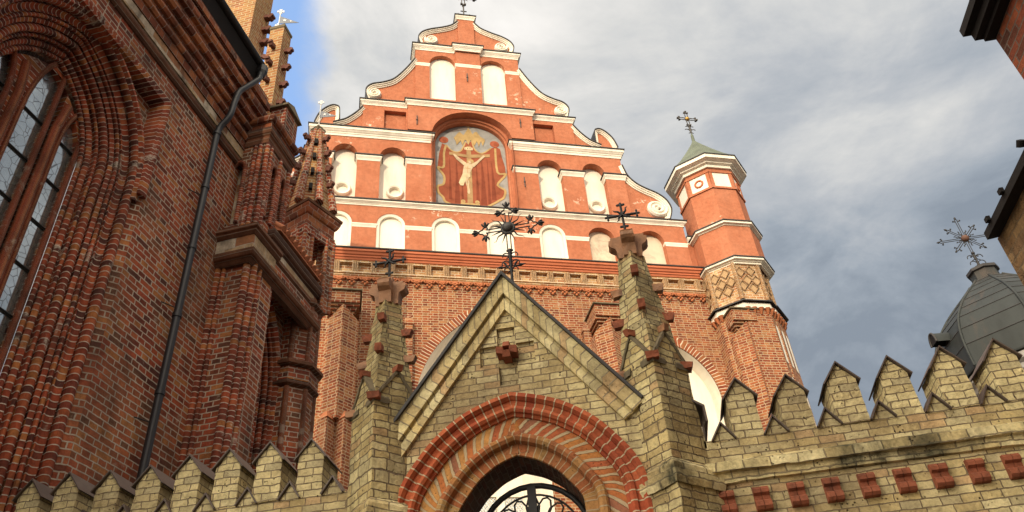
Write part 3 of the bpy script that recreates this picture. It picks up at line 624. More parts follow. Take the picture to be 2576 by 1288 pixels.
# --- corbelled prow buttresses
def buttress(cx, w_, top, low, dep=.95, name='buttress'):
    mb = MB(); h = w_/2
    mb.box(cx-h, cx+h, -dep, 0, top-.36, top)                       # square head
    for i in range(5):                                             # stepped corbels left and right of the prow
        k = (i+1)*.07; z1 = top-.36-i*.075; z0 = z1-.075; e = h*(1-i*.15)
        for s in (-1, 1): mb.hexa([(cx+s*.03, -dep+k, z0), (cx+s*e, -dep+k, z0), (cx+s*e, 0, z0), (cx+s*.03, 0, z0)], [(cx+s*.03, -dep+k, z1), (cx+s*e, -dep+k, z1), (cx+s*e, 0, z1), (cx+s*.03, 0, z1)])
    pr = [(cx-h, 0), (cx-h, -dep+.34), (cx, -dep), (cx+h, -dep+.34), (cx+h, 0)]
    mb.hexa([(*p, low) for p in pr], [(*p, top-.40 if p[0] == cx else top-.74) for p in pr])
    o = mb.build(name, 'facade_brick', ch)
    cp = MB(); cp.box(cx-h-.05, cx+h+.05, -dep-.06, 0, top, top+.04); cp.build('cap_slab', 'stone_dark', o)
    lw = MB(); e = .06; pr2 = [(cx-h-e, 0), (cx-h-e, -dep+.2), (cx-h*.5, -dep-.1), (cx, -dep+.2), (cx+h*.5, -dep-.1), (cx+h+e, -dep+.2), (cx+h+e, 0)]
    lw.hexa([(*p, 0) for p in pr2], [(*p, low) for p in pr2]); lw.build('lower_shaft', 'facade_brick', o)
    for s in (-.5, .5):
        gb = MB(); c = cx+s*h; gb.hexa([(c-h*.6, -dep+.2, low-.04), (c, -dep-.14, low-.04), (c+h*.6, -dep+.2, low-.04)], [(c-h*.25, -dep+.22, low+.22), (c, -dep+.12, low+.22), (c+h*.25, -dep+.22, low+.22)])
        gb.build('gablet', 'terracotta', o)
    return o
buttress(-3.80, .82, 13.95, 10.3); buttress(3.46, .80, 13.9, 9.4); buttress(7.54, .74, 13.93, 9.5, 1.0)
for x in (-2.85, -2.05, 2.42, 3.0):   # slim pinnacled shafts flanking the blind niches
    mb = MB(); drum(mb, x, -.1, [(.15, 10.5), (.15, 13.45), (.19, 13.47), (.19, 13.55), (.02, 13.85)], 4, math.pi/4); mb.build('blind_pinnacle', 'facade_brick', ch)
# --- corner turret
tu = MB(); TC = (8.15, 0.)
drum(tu, *TC, [(1.13, 15.7), (1.12, 17.05), (1.06, 17.25), (1.04, 19.75)])
to = tu.build('turret', 'plaster', ch)
def oct_cornice(r, z0, z1, out, name='cornice', mat='white'):
    out *= .8; p = ngon(*TC, r, 8, math.pi/8)[::-1]; h = z1-z0; mb = MB()
    cornice(mb, p, [(-.05, z0), (out*.2, z0), (out*.2, z0+.32*h), (out*.5, z0+.38*h), (out*.5, z0+.5*h), (out*.92, z0+.62*h), (out, z0+.62*h), (out, z1), (-.1, z1)], closed=True); mb.build(name, mat, to)
    f = MB(); cornice(f, p, [(-.1, z1+.005), (out+.03, z1+.005), (out+.03, z1+.04), (-.1, z1+.05)], closed=True); f.build('flashing', 'flashing', to)
oct_cornice(1.05, 19.62, 19.97, .40); oct_cornice(1.06, 17.02, 17.20, .21); oct_cornice(1.08, 15.60, 15.76, .20)
pn = MB(); tp = MB(); sl = MB()
for i in range(8):
    a = -math.pi/2+i*math.pi/4; n_ = Vector((math.cos(a), math.sin(a), 0)); s_ = Vector((-n_.y, n_.x, 0)); ap = 1.04*math.cos(math.pi/8)
    def q(u, d, z): return Vector((TC[0], TC[1], z))+n_*(ap+d)+s_*u
    pn.hexa([q(-.29, -.03, 18.80), q(.29, -.03, 18.80), q(.29, .012, 18.80), q(-.29, .012, 18.80)], [q(-.29, -.03, 19.42), q(.29, -.03, 19.42), q(.29, .012, 19.42), q(-.29, .012, 19.42)])
    for (u0, u1, z0, z1, d) in ((-.43, .43, 19.42, 19.50, .05), (-.43, .43, 18.72, 18.80, .05), (-.40, -.29, 18.80, 19.42, .03), (.29, .40, 18.80, 19.42, .03)):
        tp.hexa([q(u0, -.02, z0), q(u1, -.02, z0), q(u1, d, z0), q(u0, d, z0)], [q(u0, -.02, z1), q(u1, -.02, z1), q(u1, d, z1), q(u0, d, z1)])
    if i % 2 == 1: rgm = MB(); tube(rgm, [q(.13*math.cos(k*math.pi/10), .02, 19.11+.13*math.sin(k*math.pi/10)) for k in range(20)], .035, 6, closed=True); rgm.build('ring_ornament', 'red_mould', to)
    if i % 2 == 0:
        u, z = .03, 18.35; sl.hexa([q(u-.075, -.05, z), q(u+.075, -.05, z), q(u+.075, .006, z), q(u-.075, .006, z)], [q(u-.075, -.05, z+.24), q(u+.075, -.05, z+.24), q(u+.075, .006, z+.24), q(u-.075, .006, z+.24)])
    elif i == 7:
        u, z = 0, 18.0; sl.hexa([q(u-.10, -.05, z), q(u+.10, -.05, z), q(u+.10, .006, z), q(u-.10, .006, z)], [q(u-.10, -.05, z+.4), q(u+.10, -.05, z+.4), q(u+.10, .006, z+.4), q(u-.10, .006, z+.4)])
pn.build('white_panel', 'white', to); tp.build('panel_frame', 'plaster', to); sl.build('slit_window', 'soffit', to)
rf = MB(); drum(rf, *TC, [(1.40, 20.0), (1.05, 20.42), (.62, 21.02), (.30, 21.50), (.12, 21.78), (.06, 21.9), (.05, 22.2), (.02, 22.3)]); rf.build('roof', 'verdigris', to)
def iron_cross(mb, c, arm, up=1.0, wire=.02, rays=8, plane=(1, 0), mi=0, boss=True):
    """patonce cross in a vertical plane through direction `plane`"""
    ux, uy = plane
    def q(a, z): return (c[0]+ux*a, c[1]+uy*a, c[2]+z)
    for dx, dz in ((1, 0), (-1, 0), (0, 1), (0, -1)):
        for o in (-wire*1.6, wire*1.6): tube(mb, [q(dz*o, dx*o), q(dx*arm*.8+dz*o, dz*arm*.8+dx*o)], wire*.6, 5, mi)
        e = arm*.8
        for t in (-1, 0, 1):
            tip = (dx*(arm if t == 0 else e)+(-dz)*t*arm*.2, dz*(arm if t == 0 else e)+dx*t*arm*.2)
            tube(mb, [q(dx*e, dz*e), q(*tip)], [wire*.8, wire*1.9], 5, mi)
    for i in range(rays):
        a = math.pi/rays+2*math.pi*i/rays
        tube(mb, [q(.1*arm*math.cos(a), .1*arm*math.sin(a)), q(.5*arm*math.cos(a), .5*arm*math.sin(a))], [wire*1.1, wire*.15], 5, mi)
tcx = MB(); iron_cross(tcx, (8.15, 0, 23.08), .40, wire=.028); tube(tcx, [(8.15, 0, 22.1), (8.15, 0, 22.75)], .025)
for s in (-1, 1):
    for zz, rr in ((22.42, .11), (22.6, .08)): tube(tcx, [(8.15+s*(.02+rr*(1-math.cos(a))), 0, zz+rr*math.sin(a)*1.0) for a in [k*.5-1.2 for k in range(8)]], .016, 5)
to_c = tcx.build('roof_cross', 'dull_iron', to); gb = MB(); sphere(gb, (8.15, 0, 23.08), .085); gb.build('gilded_boss', 'gilt', to)
acx = MB(); iron_cross(acx, (0, .25, 29.35), .55, wire=.035, rays=12); tube(acx, [(0, .25, 27.75), (0, .25, 28.9)], .03); tube(acx, [(-.2, .25, 28.2), (.2, .25, 28.2)], [.05, .05]); sphere(acx, (-.22, .25, 28.2), .06); sphere(acx, (.22, .25, 28.2), .06); tube(acx, [(-.12, .25, 28.45), (.12, .25, 28.45)], .025); acx.build('gable_cross', 'dull_iron', ch)
# brick drum and tower below the turret
TC = (8.03, 0); lz = MB(); drum(lz, *TC, [(1.05, 14.3), (1.05, 15.6)]); lzo = lz.build('brick_drum', 'buff_brick', ch)
lp = MB()
for i in range(8):
    a = -math.pi/2+i*math.pi/4; n_ = Vector((math.cos(a), math.sin(a), 0)); s_ = Vector((-n_.y, n_.x, 0)); ap = 1.05*math.cos(math.pi/8)
    for u, z in ((-.22, 15.3), (.12, 15.35), (-.05, 15.02), (.24, 15.0), (-.24, 14.8), (.08, 14.72)):
        pts = [Vector((TC[0], TC[1], z))+n_*(ap+.012)+s_*(u+dx)+Vector((0, 0, dz)) for dx, dz in ((.13, 0), (0, .16), (-.13, 0), (0, -.16))]
        lp.face(pts)
lp.build('plaster_lozenge', 'lozenge_plaster', lzo)
lb = MB()
for i in range(8):
    a = -math.pi/2+i*math.pi/4; n_ = Vector((math.cos(a), math.sin(a), 0)); s_ = Vector((-n_.y, n_.x, 0)); ap = 1.05*math.cos(math.pi/8)
    for u, z in ((-.22, 15.3), (.12, 15.35), (-.05, 15.02), (.24, 15.0), (-.24, 14.8), (.08, 14.72)):
        tube(lb, [Vector((TC[0], TC[1], z))+n_*(ap+.02)+s_*(u+dx)+Vector((0, 0, dz)) for dx, dz in ((.15, 0), (0, .18), (-.15, 0), (0, -.18))], .028, 5, closed=True)
    tube(lb, [Vector((TC[0], TC[1], z))+n_*ap+s_*.42 for z in (14.3, 15.58)], .07, 8)
lb.build('lozenge_ribs', 'buff_brick', lzo)
cb = MB(); nk = MB(); bo = None
for TC, rr, zt in (((8.03, .0), 1.03, 14.0), ((8.28, .32), 1.12, 14.0)):
    bt = MB(); drum(bt, *TC, [(rr, 0), (rr, zt)]); o = bt.build('octagon_tower', 'facade_brick', ch); bo = bo or o
    wb = MB(); p = ngon(*TC, rr, 8, math.pi/8)[::-1]; cornice(wb, p, [(-.1, zt-.02), (.07, zt), (.07, zt+.17), (-.25, zt+.42)], closed=True); wb.build('white_band', 'white', o)
    fb = MB(); cornice(fb, p, [(-.3, zt+.46), (.17, zt+.18), (.17, zt+.22), (-.3, zt+.52)], closed=True); fb.build('flashing', 'flashing', o)
    for i in range(8):
        a = -math.pi/2+i*math.pi/4; n_ = Vector((math.cos(a), math.sin(a), 0)); s_ = Vector((-n_.y, n_.x, 0)); ap = rr*math.cos(math.pi/8)
        for k in range(4):
            c = Vector((TC[0], TC[1], 0))+n_*ap+s_*(-.32+.21*k); tube(cb, [c+Vector((0, 0, zt-.18)), c+n_*.06+Vector((0, 0, zt+.02))], [.03, .085], 6)
        for z0, z1 in ((12.3, 13.5), (9.6, 11.8)):
            for u in ((-.2, .2) if i in (1, 2, 3) else ()):
                lp_ = arch(u-.11, u+.11, z0, z1-.1, z1+.03, 8)
                nk.face([Vector((TC[0], TC[1], z))+n_*(ap+.012)+s_*x for x, z in lp_])
cb.build('corbel_row', 'terracotta', bo); nk.build('white_niche', 'white', bo)

# ------------------------------------------------------------------ yellow brick gateway
GY = 5.6
gt = root('gateway', (0, GY, 0), 0, 'yellow brick gateway with pointed red brick arch, steep gable and two spired piers', 'gateway')
AX = -.80
half = [(.0, 4.51), (.18, 4.462), (.36, 4.392), (.50, 4.305), (.64, 4.19), (.78, 4.02), (.87, 3.88), (.92, 3.74), (.935, 3.60), (.94, 3.3), (.94, 0.0)]
hp = catmull(half[:-1], 4)+[half[-1]]
ring0 = [(AX-x, z) for x, z in hp[::-1]]+[(AX+x, z) for x, z in hp[1:]]         # up the left, over, down the right
def rin(off): return offset(ring0, -off)
opening = rin(.47)
gab = [(-1.95, 0), (-1.95, 4.2), (-1.74, 4.30), (AX, 5.62), (.14, 4.30), (.35, 4.2), (.35, 0)]
gw = MB(); gw.slab(gab, [rin(.10)], 0, .38, XZ, back=True)
# sunk cross: lower field behind a cut-out is made with a second skin in front
SK = -.032
crs = [(-.885, 5.125), (-.735, 5.125), (-.735, 4.965), (-.585, 4.965), (-.585, 4.78), (-.735, 4.78), (-.735, 4.60), (-.885, 4.60), (-.885, 4.78), (-1.035, 4.78), (-1.035, 4.965), (-.885, 4.965)]
skin = [(-1.95, 3.2), (-1.95, 4.2), (-1.74, 4.30), (AX, 5.60), (.14, 4.30), (.35, 4.2), (.35, 3.2)]
r0 = [p for p in offset(ring0, -.02) if p[1] > 3.2]; r0 = [(r0[0][0], 3.2)]+r0+[(r0[-1][0], 3.2)]
skin2 = [skin[6-i] for i in range(0, 7)]
sk = MB(); sk.slab([(-1.95, 3.2)]+skin[1:6]+[(.35, 3.2)]+r0[::-1], [crs], SK, .001, XZ)
gwo = gw.build('gable_wall', 'yellow_brick', gt); sk.build('wall_face', 'yellow_brick', gt)
# arch: outer moulded ring, slanting course, roll, inner ring, dark soffit
def ring(name, prof, mat, parent=gt):
    mb = MB(); moulding(mb, ring0, prof, XZ, caps=False); return mb.build(name, mat, parent)
ring('outer_ring', [(0, SK+.0), (0, -.075), (-.035, -.085), (-.055, -.06), (-.06, -.045), (-.10, -.04), (-.105, -.06), (-.13, -.068), (-.15, -.055), (-.155, -.03), (-.175, -.02), (-.178, .02)], 'ring_red')
ring('slanting_course', [(-.17, .0), (-.31, -.008)], 'ring_mid')
ring('roll_course', [(-.305, .0), (-.305, -.025), (-.32, -.045), (-.345, -.05), (-.37, -.035), (-.38, 0), (-.385, .03)], 'ring_inner')
ring('inner_ring', [(-.38, .012), (-.47, .004), (-.475, .02)], 'ring_inner')
so = MB(); moulding(so, ring0, [(-.47, .01), (-.475, .38)], XZ, caps=False)
for i in range(len(so.uv)): so.uv[i] = [(a+.07*0, b_) for a, b_ in so.uv[i]]
M['soffit_brick'] = brick_mat('dark soffit brick', .16, .08, .008, [(.10, .035, .022), (.07, .03, .02), (.13, .05, .028), (.09, .05, .03)], (.12, .09, .065), .5, (.02, .015, .012), .02, .012)  # darker brick on the underside of the arch
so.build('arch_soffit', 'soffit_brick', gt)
# raking courses of the gable
rk = [(-1.80, 4.36), (AX, 5.685), (.20, 4.36)]
mb = MB(); moulding(mb, [(-1.88, 4.17), (AX, 5.635), (.20, 4.28)], [(.0, .38), (0, -.085), (-.115, -.085), (-.118, -.045), (-.14, -.045), (-.14, .0)], XZ); mb.build('raking_course', 'raking_brick', gt)
mb = MB(); moulding(mb, [(-1.88, 4.17), (AX, 5.635), (.20, 4.28)], [(-.142, .0), (-.142, -.065), (-.205, -.065), (-.207, .0)], XZ); mb.build('raking_course', 'raking_brick', gt)
mb = MB(); moulding(mb, [(-1.85, 4.235), (AX, 5.655), (.20, 4.30)], [(.0, .46), (0, -.115), (-.022, -.115), (-.022, .46)], XZ); mb.build('coping', 'flashing', gt)
# projecting red clinker cross
rb = MB(); c = (-.805, 4.875)
rb.hexa([(c[0]-.045, SK-.12, c[1]-.10), (c[0]+.045, SK-.12, c[1]-.10), (c[0]+.045, .01, c[1]-.10), (c[0]-.045, .01, c[1]-.10)], [(c[0]-.04, SK-.15, c[1]-.03), (c[0]+.04, SK-.15, c[1]-.03), (c[0]+.045, .01, c[1]-.01), (c[0]-.045, .01, c[1]-.01)])
rb.hexa([(c[0]-.04, SK-.12, c[1]+.04), (c[0]+.04, SK-.12, c[1]+.04), (c[0]+.045, .01, c[1]+.03), (c[0]-.045, .01, c[1]+.03)], [(c[0]-.035, SK-.09, c[1]+.11), (c[0]+.035, SK-.09, c[1]+.11), (c[0]+.04, .01, c[1]+.12), (c[0]-.04, .01, c[1]+.12)])
for s in (-1, 1):
    x0, x1 = sorted((c[0]+s*.035, c[0]+s*.115)); rb.hexa([(x0, SK-.12, c[1]-.035), (x1, SK-.09, c[1]-.045), (x1, .01, c[1]-.05), (x0, .01, c[1]-.04)], [(x0, SK-.12, c[1]+.045), (x1, SK-.09, c[1]+.05), (x1, .01, c[1]+.05), (x0, .01, c[1]+.045)])
rb.v = [(c[0]+(x-c[0])*.72, SK+(y-SK)*.72, c[1]+(z-c[1])*.72) for x, y, z in rb.v]
rb.build('red_brick_cross', 'red_block', gt)

# --- piers: square set diagonally, gablets, tapering spire with red crockets, crown and iron cross
def dia(cx, cy, r, z): return [(cx, cy-r, z), (cx+r, cy, z), (cx, cy+r, z), (cx-r, cy, z)]
def block(mb, c, dirv, ln, w_, h, droop=.25):
    d = Vector((dirv[0], dirv[1], 0)).normalized(); s = Vector((-d.y, d.x, 0)); c = Vector(c)
    b_ = [c-d*.05-s*w_*.8+Vector((0, 0, -h)), c+d*ln*.7-s*w_-Vector((0, 0, h*(1+droop))), c+d*ln*.7+s*w_-Vector((0, 0, h*(1+droop))), c-d*.05+s*w_*.8+Vector((0, 0, -h))]
    t_ = [c-d*.05-s*w_*.8+Vector((0, 0, h*.8)), c+d*ln-s*w_+Vector((0, 0, h*.35)), c+d*ln+s*w_+Vector((0, 0, h*.35)), c-d*.05+s*w_*.8+Vector((0, 0, h*.8))]
    mb.hexa(b_, t_)
def spire_r(z): return .215+(.115-.215)*(z-4.72)/(5.66-4.72)
def pier(cx, cy, settle, r=.275):
    sh = MB(); GZ = 4.46
    sh.hexa(dia(cx, cy, r+.05, 0), dia(cx, cy, r+.05, 3.58)); sh.hexa(dia(cx, cy, r, 3.7), dia(cx, cy, r, GZ))
    for i in range(4):     # gablets on the four faces
        a = dia(cx, cy, r, GZ)[i]; b_ = dia(cx, cy, r, GZ)[(i+1) % 4]; m = ((a[0]+b_[0])/2, (a[1]+b_[1])/2, GZ+.28)
        k = ((cx+m[0]*0), cy, 0); inn = (cx, cy, GZ+.28)
        sh.face([a, b_, m]); sh.face([b_, m, inn]); sh.face([a, m, inn])
    po = sh.build('pier', 'yellow_pier', gt)
    lg = MB(); q = [(x, y) for x, y, z in dia(cx, cy, r, 0)][::-1]
    cornice(lg, q, [(.05, 3.56), (.06, 3.60), (.06, 3.655), (.035, 3.66), (.035, 3.71), (.0, 3.76)], closed=True); lg.build('ledge', 'ledge_brick', po)
    sp = MB(); sp.hexa(dia(cx, cy, spire_r(4.4), 4.4), dia(cx, cy, spire_r(5.66), 5.66)); sp.build('spire', 'yellow_pier', po)
    # sloping gablet copings
    gc = MB()
    for i in range(4):
        a = Vector(dia(cx, cy, r+.02, GZ+.02)[i]); b_ = Vector(dia(cx, cy, r+.02, GZ+.02)[(i+1) % 4]); m = (a+b_)/2; m.z = GZ+.31; nrm = (m-Vector((cx, cy, m.z))).normalized()
        for e in (a, b_):
            dn = Vector((0, 0, -.04)); inw = -nrm*.14
            gc.hexa([e+dn, m+dn, m+dn+inw, e+dn+inw], [e, m, m+inw, e+inw])
    gc.build('gablet_coping', 'stone_dark', po)
    dirs = [(0, -1), (1, 0), (0, 1), (-1, 0)]
    def cro(*a):
        ck = MB(); block(ck, *a); ck.build('crocket', random.choice(('red_block', 'red_block', 'brown_block')), po)
    for k, d in enumerate(dirs):
        for z in ((5.02, 5.42) if k % 2 == 0 else (4.98, 5.30)):
            s_ = spire_r(z); cro((cx+d[0]*s_, cy+d[1]*s_, z), d, .070, .030, .045)
        cro((cx+d[0]*r, cy+d[1]*r, GZ+.03), d, .05, .05, .032, .1)
    for d in ((1, -1), (-1, -1), (1, 1), (-1, 1)):
        rr_ = r*.72; cro((cx+d[0]*rr_*.66, cy+d[1]*rr_*.66, GZ+.33), d, .06, .024, .035, .3)
    # crown: four brown brackets swelling outward
    cr = MB()
    for d in dirs:
        D = Vector((d[0], d[1], 0)); S_ = Vector((-d[1], d[0], 0)); c = Vector((cx, cy, 0)); prof = [(.05, 5.64), (.10, 5.64), (.108, 5.72), (.115, 5.75), (.155, 5.775), (.17, 5.80), (.165, 5.835), (.14, 5.85), (.145, 5.865), (.05, 5.87)]
        L_ = [c+D*a-S_*.055+Vector((0, 0, z)) for a, z in prof]; R_ = [c+D*a+S_*.055+Vector((0, 0, z)) for a, z in prof]
        cr.face(L_); cr.face(R_[::-1])
        for i in range(len(prof)): j = (i+1) % len(prof); cr.face([L_[i], L_[j], R_[j], R_[i]])
    cr.box(cx-.045, cx+.045, cy-.045, cy+.045, 5.86, 5.93); cr.build('crown', 'brown_block', po)
    ir = MB(); z0 = 6.135; tube(ir, [(cx, cy, 5.9), (cx, cy, 6.27)], .012, 6); tube(ir, [(cx-.14, cy, z0), (cx+.14, cy, z0)], .012, 6)
    for (x, z), (dx, dz) in (((cx, 6.255), (0, 1)), ((cx-.13, z0), (-1, 0)), ((cx+.13, z0), (1, 0)), ((cx, 6.01), (0, -1))):
        ir.box(x-.030 if dz else x-.008, x+.030 if dz else x+.008, cy-.008, cy+.008, z-.008 if dz else z-.030, z+.008 if dz else z+.030)
        for s in (-1, 1): sphere(ir, (x+(s*.030 if dz else 0), cy, z+(0 if dz else s*.030)), .011, n=8)
        if dz != -1: sphere(ir, (x+dx*.018, cy, z+dz*.016), .012, n=8)
    for a in (45, 135, 225, 315):
        a = R(a); tube(ir, [(cx, cy-.012, z0), (cx+.05*math.cos(a), cy-.016, z0+.05*math.sin(a)), (cx+.075*math.cos(a+.25), cy-.02, z0+.075*math.sin(a+.25)), (cx+.095*math.cos(a+.15), cy-.02, z0+.095*math.sin(a+.15))], [.014, .010, .007, .002], 5)
    roughen(po, .08, .010); roughen([c for c in po.children if c.name.startswith('spire')][0], .06, .012)
    for c in po.children:
        if c.name.startswith(('crocket', 'crown', 'gablet', 'ledge')): roughen(c, .03, .006, 18)
    ir.build('iron_cross', 'iron', po)
    for o in [po]+list(po.children):
        for v in o.data.vertices:
            if v.co.z > 3.9: v.co.z += .027*(v.co.z-1.6)+settle*min(1, max(0, (v.co.z-4.7)/.9))
    return po
pier(-1.845, .04, -.19); pier(.315, .04, -.10, .258)
# --- gable cross with sunburst, boss and scrolled foot
gc = MB(); cx, cy, cz = -.735, .10, 6.28
def q(a, z, y=0): return (cx+a, cy+y, cz+z)
for (dx, dz, a0, a1) in ((1, 0, .05, .235), (-1, 0, .05, .235), (0, 1, .05, .215), (0, -1, .05, .31)):
    for o in (-.021, .021): tube(gc, [q(dx*a0+dz*o, dz*a0+dx*o), q(dx*a1+dz*o, dz*a1+dx*o)], .0065, 5)
    if dz == -1: continue
    e = a1
    def w(l, f): return q(dx*f-dz*l, dz*f+dx*l)      # l lateral, f forward
    lobes = [w(-.021, e), w(-.045, e-.012), w(-.062, e+.012), w(-.048, e+.035), w(-.028, e+.045), w(-.022, e+.07), w(0, e+.088), w(.022, e+.07), w(.028, e+.045), w(.048, e+.035), w(.062, e+.012), w(.045, e-.012), w(.021, e)]
    tube(gc, [Vector(p) for p in catmull([tuple(p) for p in lobes], 3)], .0075, 5)
    for l, f, ll, ff in ((0, e+.088, 0, 1), (-.062, e+.012, -1, 0), (.062, e+.012, 1, 0)):
        P = lambda a, b_: w(l+ll*a-ff*b_, f+ff*a+ll*b_)
        tube(gc, [P(0, 0), P(.025, 0), P(.05, 0), P(.075, 0)], [.010, .016, .018, .006], 6)
        for s in (-1, 1): tube(gc, [P(.0, 0), P(.022, s*.022), P(.045, s*.036), P(.058, s*.030)], [.008, .011, .010, .004], 5)
for i in range(8):
    base = math.pi/4*(i//2)*2+math.pi/4
    for k, (da, ln, wav) in enumerate(((0, .235, True), (-.42, .2, False), (.42, .2, False))):
        if i % 2: continue
        a = base+da; pts = []; rr = []
        for j in range(9):
            t = j/8; r_ = .04+(ln-.04)*t; l = .011*math.sin(t*9)*(1 if wav else 0)*(.4+t)
            pts.append(q(r_*math.cos(a)-l*math.sin(a), r_*math.sin(a)+l*math.cos(a))); rr.append((.011 if wav else .013)*(1-t)+.0015)
        tube(gc, pts, rr, 5)
tube(gc, [q(0, -.30), q(0, -.36), q(0, -.60)], [.026, .020, .014], 8); tube(gc, [q(-.035, -.305), q(.035, -.305)], .012, 6)
for s in (-1, 1):
    for z0, rad, sc in ((-.37, .035, 1), (-.475, .04, 1.1), (-.555, .03, .9)):
        tube(gc, [q(s*(.012+rad*(1-math.cos(a))*1.0), z0+rad*math.sin(a)) for a in [k*.55-1.4 for k in range(10)]], .0065, 5)
    tube(gc, [q(s*.01, -.56), q(s*.055, -.475), q(s*.085, -.44)], [.006, .012, .004], 5); tube(gc, [q(s*.01, -.50), q(s*.08, -.515), q(s*.10, -.51), q(s*.155, -.505)], [.006, .008, .017, .003], 5)
gc.v = [(cx+(x-cx)*.86, y, cz+(z-cz)*.86) for x, y, z in gc.v]; tube(gc, [q(0, -.3), q(0, -.66)], .013, 8)
gco = gc.build('gable_cross', 'iron', gt)
bs_ = MB(); sphere(bs_, q(0, 0, -.01), .048, sy=.75); tube(bs_, [q(.058*math.cos(a), .058*math.sin(a)) for a in [k*math.pi/10 for k in range(20)]], .014, 6, closed=True); bs_.build('boss', 'dull_iron', gco)

# --- iron gate leaf seen through the arch
ig = root('iron_gate', (-.745, GY+.26, 0), 0, 'black wrought iron gate with arched top and petal scrolls under the brick arch', 'gate')
fm = MB(); pa = [(-.42, 0), (-.42, 3.45)]+[(-.42*math.cos(math.pi*i/16), 3.45+.42*math.sin(math.pi*i/16)) for i in range(17)]+[(.42, 3.45), (.42, 0)]
tube(fm, [(x, 0, z) for x, z in pa], .022, 6); fm.box(-.032, .032, -.02, .02, 0, 3.86); fm.box(-.45, .45, -.012, .012, 3.36, 3.40)
for x in (-.3, -.2, -.1, .1, .2, .3): fm.box(x-.008, x+.008, -.008, .008, 0, 3.4)
fm.build('frame', 'iron', ig)
sc = MB(); tube(sc, [(.35*math.cos(math.pi*i/16), 0, 3.45+.35*math.sin(math.pi*i/16)) for i in range(17)], .009, 5)
for i in range(9):
    a = math.pi*(i+.5)/9; c_, s_ = math.cos(a), math.sin(a)
    tube(sc, [(c_*r_-s_*l, 0, 3.45+s_*r_+c_*l) for r_, l in ((.03, 0), (.15, -.03), (.26, -.05), (.32, -.03), (.335, 0), (.32, .03), (.26, .05), (.15, .03), (.03, 0))], .008, 5)
sc.build('petal_scroll', 'iron', ig)

# ------------------------------------------------------------------ battlemented walls either side
def merlon_meshes(w_, zb, ze, za, dep):
    m = MB(); h = w_/2; pr = [(-h, zb), (-h, ze), (0, za), (h, ze), (h, zb)]; m.slab(pr, [], 0, dep, XZ, back=True)
    c = MB(); k_ = .022 if w_ > .2 else .008; moulding(c, [(-h-k_, ze-k_), (0, za+.004), (h+k_, ze-k_)], [(.010, dep+.03), (.010, -.028), (0, -.028), (0, dep+.03)], XZ); return m, c
def bwall(name, loc, x0, x1, label, mer, gapx, mat, ledge, corb):
    rt = root(name, loc, 0, label, 'wall')
    w_ = MB(); w_.slab([(x0, 0), (x0, 3.95), (x1, 3.95), (x1, 0)], [], 0, .32, XZ, back=True); w_.build('wall', mat, rt)
    variants = []
    for sd_ in (1, 2):
        vm, _ = merlon_meshes(.21, 3.93, 4.265, 4.40, .32); vo = vm.build('merlon_variant', mat); vo.location = (sd_*13.7, 0, 0)
        roughen(vo, .05, .009, 10+sd_*1.7); variants.append(vo.data); vo.data.name = 'merlon'; bpy.data.objects.remove(vo)
    mm, mc = merlon_meshes(.21, 3.93, 4.265, 4.40, .32); first = None
    for x in mer:
        if first is None:
            first = mm.build('merlon', mat, rt, (x, 0, 0)); roughen(first, .05, .007, 10); mc.build('coping', 'coping', first)
        else:
            vi = mer.index(x) % 3
            c_ = copy_part(first, rt, (x+random.uniform(-.008, .008), random.uniform(-.004, .006), 0)); c_.rotation_euler = (random.uniform(-.004, .004), 0, random.uniform(-.035, .035)); c_.scale = (random.uniform(.96, 1.05), 1, random.uniform(.994, 1.006))
            if vi: c_.data = variants[vi-1]
    sm, scp = merlon_meshes(.15, 3.93, 3.945, 4.06, .14); first = None
    for x in gapx:
        if first is None:
            first = sm.build('small_gable', mat, rt, (x, -.004, 0)); scp.build('coping', 'coping', first)
        else: copy_part(first, rt, (x, -.004, 0))
    if ledge:
        lb_ = MB(); cornice(lb_, [(x1, 0), (x0, 0)], [(0, 3.615), (.03, 3.62), (.03, 3.685), (.065, 3.69), (.065, 3.755), (.0, 3.79)]); roughen(lb_.build('ledge', 'ledge_brick', rt), .06, .008, 12)
    if corb:
        cb_ = MB()
        for dx in (-.028, .028):
            prof = [(0, 3.565), (-.035, 3.56), (-.05, 3.54), (-.05, 3.515), (-.025, 3.50), (-.025, 3.47), (-.055, 3.455), (-.06, 3.42), (-.045, 3.40), (0, 3.395)]
            A_ = [(dx-.026, y, z) for y, z in prof]; B_ = [(dx+.026, y, z) for y, z in prof]
            cb_.face(A_); cb_.face(B_[::-1])
            for i in range(len(prof)-1): cb_.face([A_[i], A_[i+1], B_[i+1], B_[i]])
        first = None
        for x in corb:
            if first is None: first = cb_.build('corbel', 'red_block', rt, (x, 0, 0))
            else: copy_part(first, rt, (x, 0, 0))
    return rt
rw = bwall('battlemented_wall', (0, GY+.06, 0), .32, 3.34, 'yellow brick battlemented wall with red corbels under a mossy ledge, right of the gateway', [.905+.3765*i for i in range(7)], [.72+.3765*i for i in range(7)],
      'yellow_brick', True, [.64+.2375*i for i in range(11)])
ms = MB(); ms.slab([(.30, 3.9), (.30, 4.36), (.58, 4.19), (.59, 3.9)], [], 0, .3, XZ, back=True); so_ = ms.build('stub', 'yellow_brick', rw)
mc = MB(); moulding(mc, [(.47, 4.335), (.625, 4.215), (.625, 4.09)], [(.012, .34), (.012, -.04), (-.004, -.04), (-.004, .34)], XZ); mc.build('coping', 'coping', so_)
lw = bwall('battlemented_wall', (0, GY+.06, 0), -5.12, -1.85, 'yellow brick battlemented wall with plain face and brown metal caps, left of the gateway against the dark church', [-2.45-.346*i for i in range(8)], [-2.25-.346*i for i in range(8)],
      'yellow_brick', False, [])
bpy.data.objects

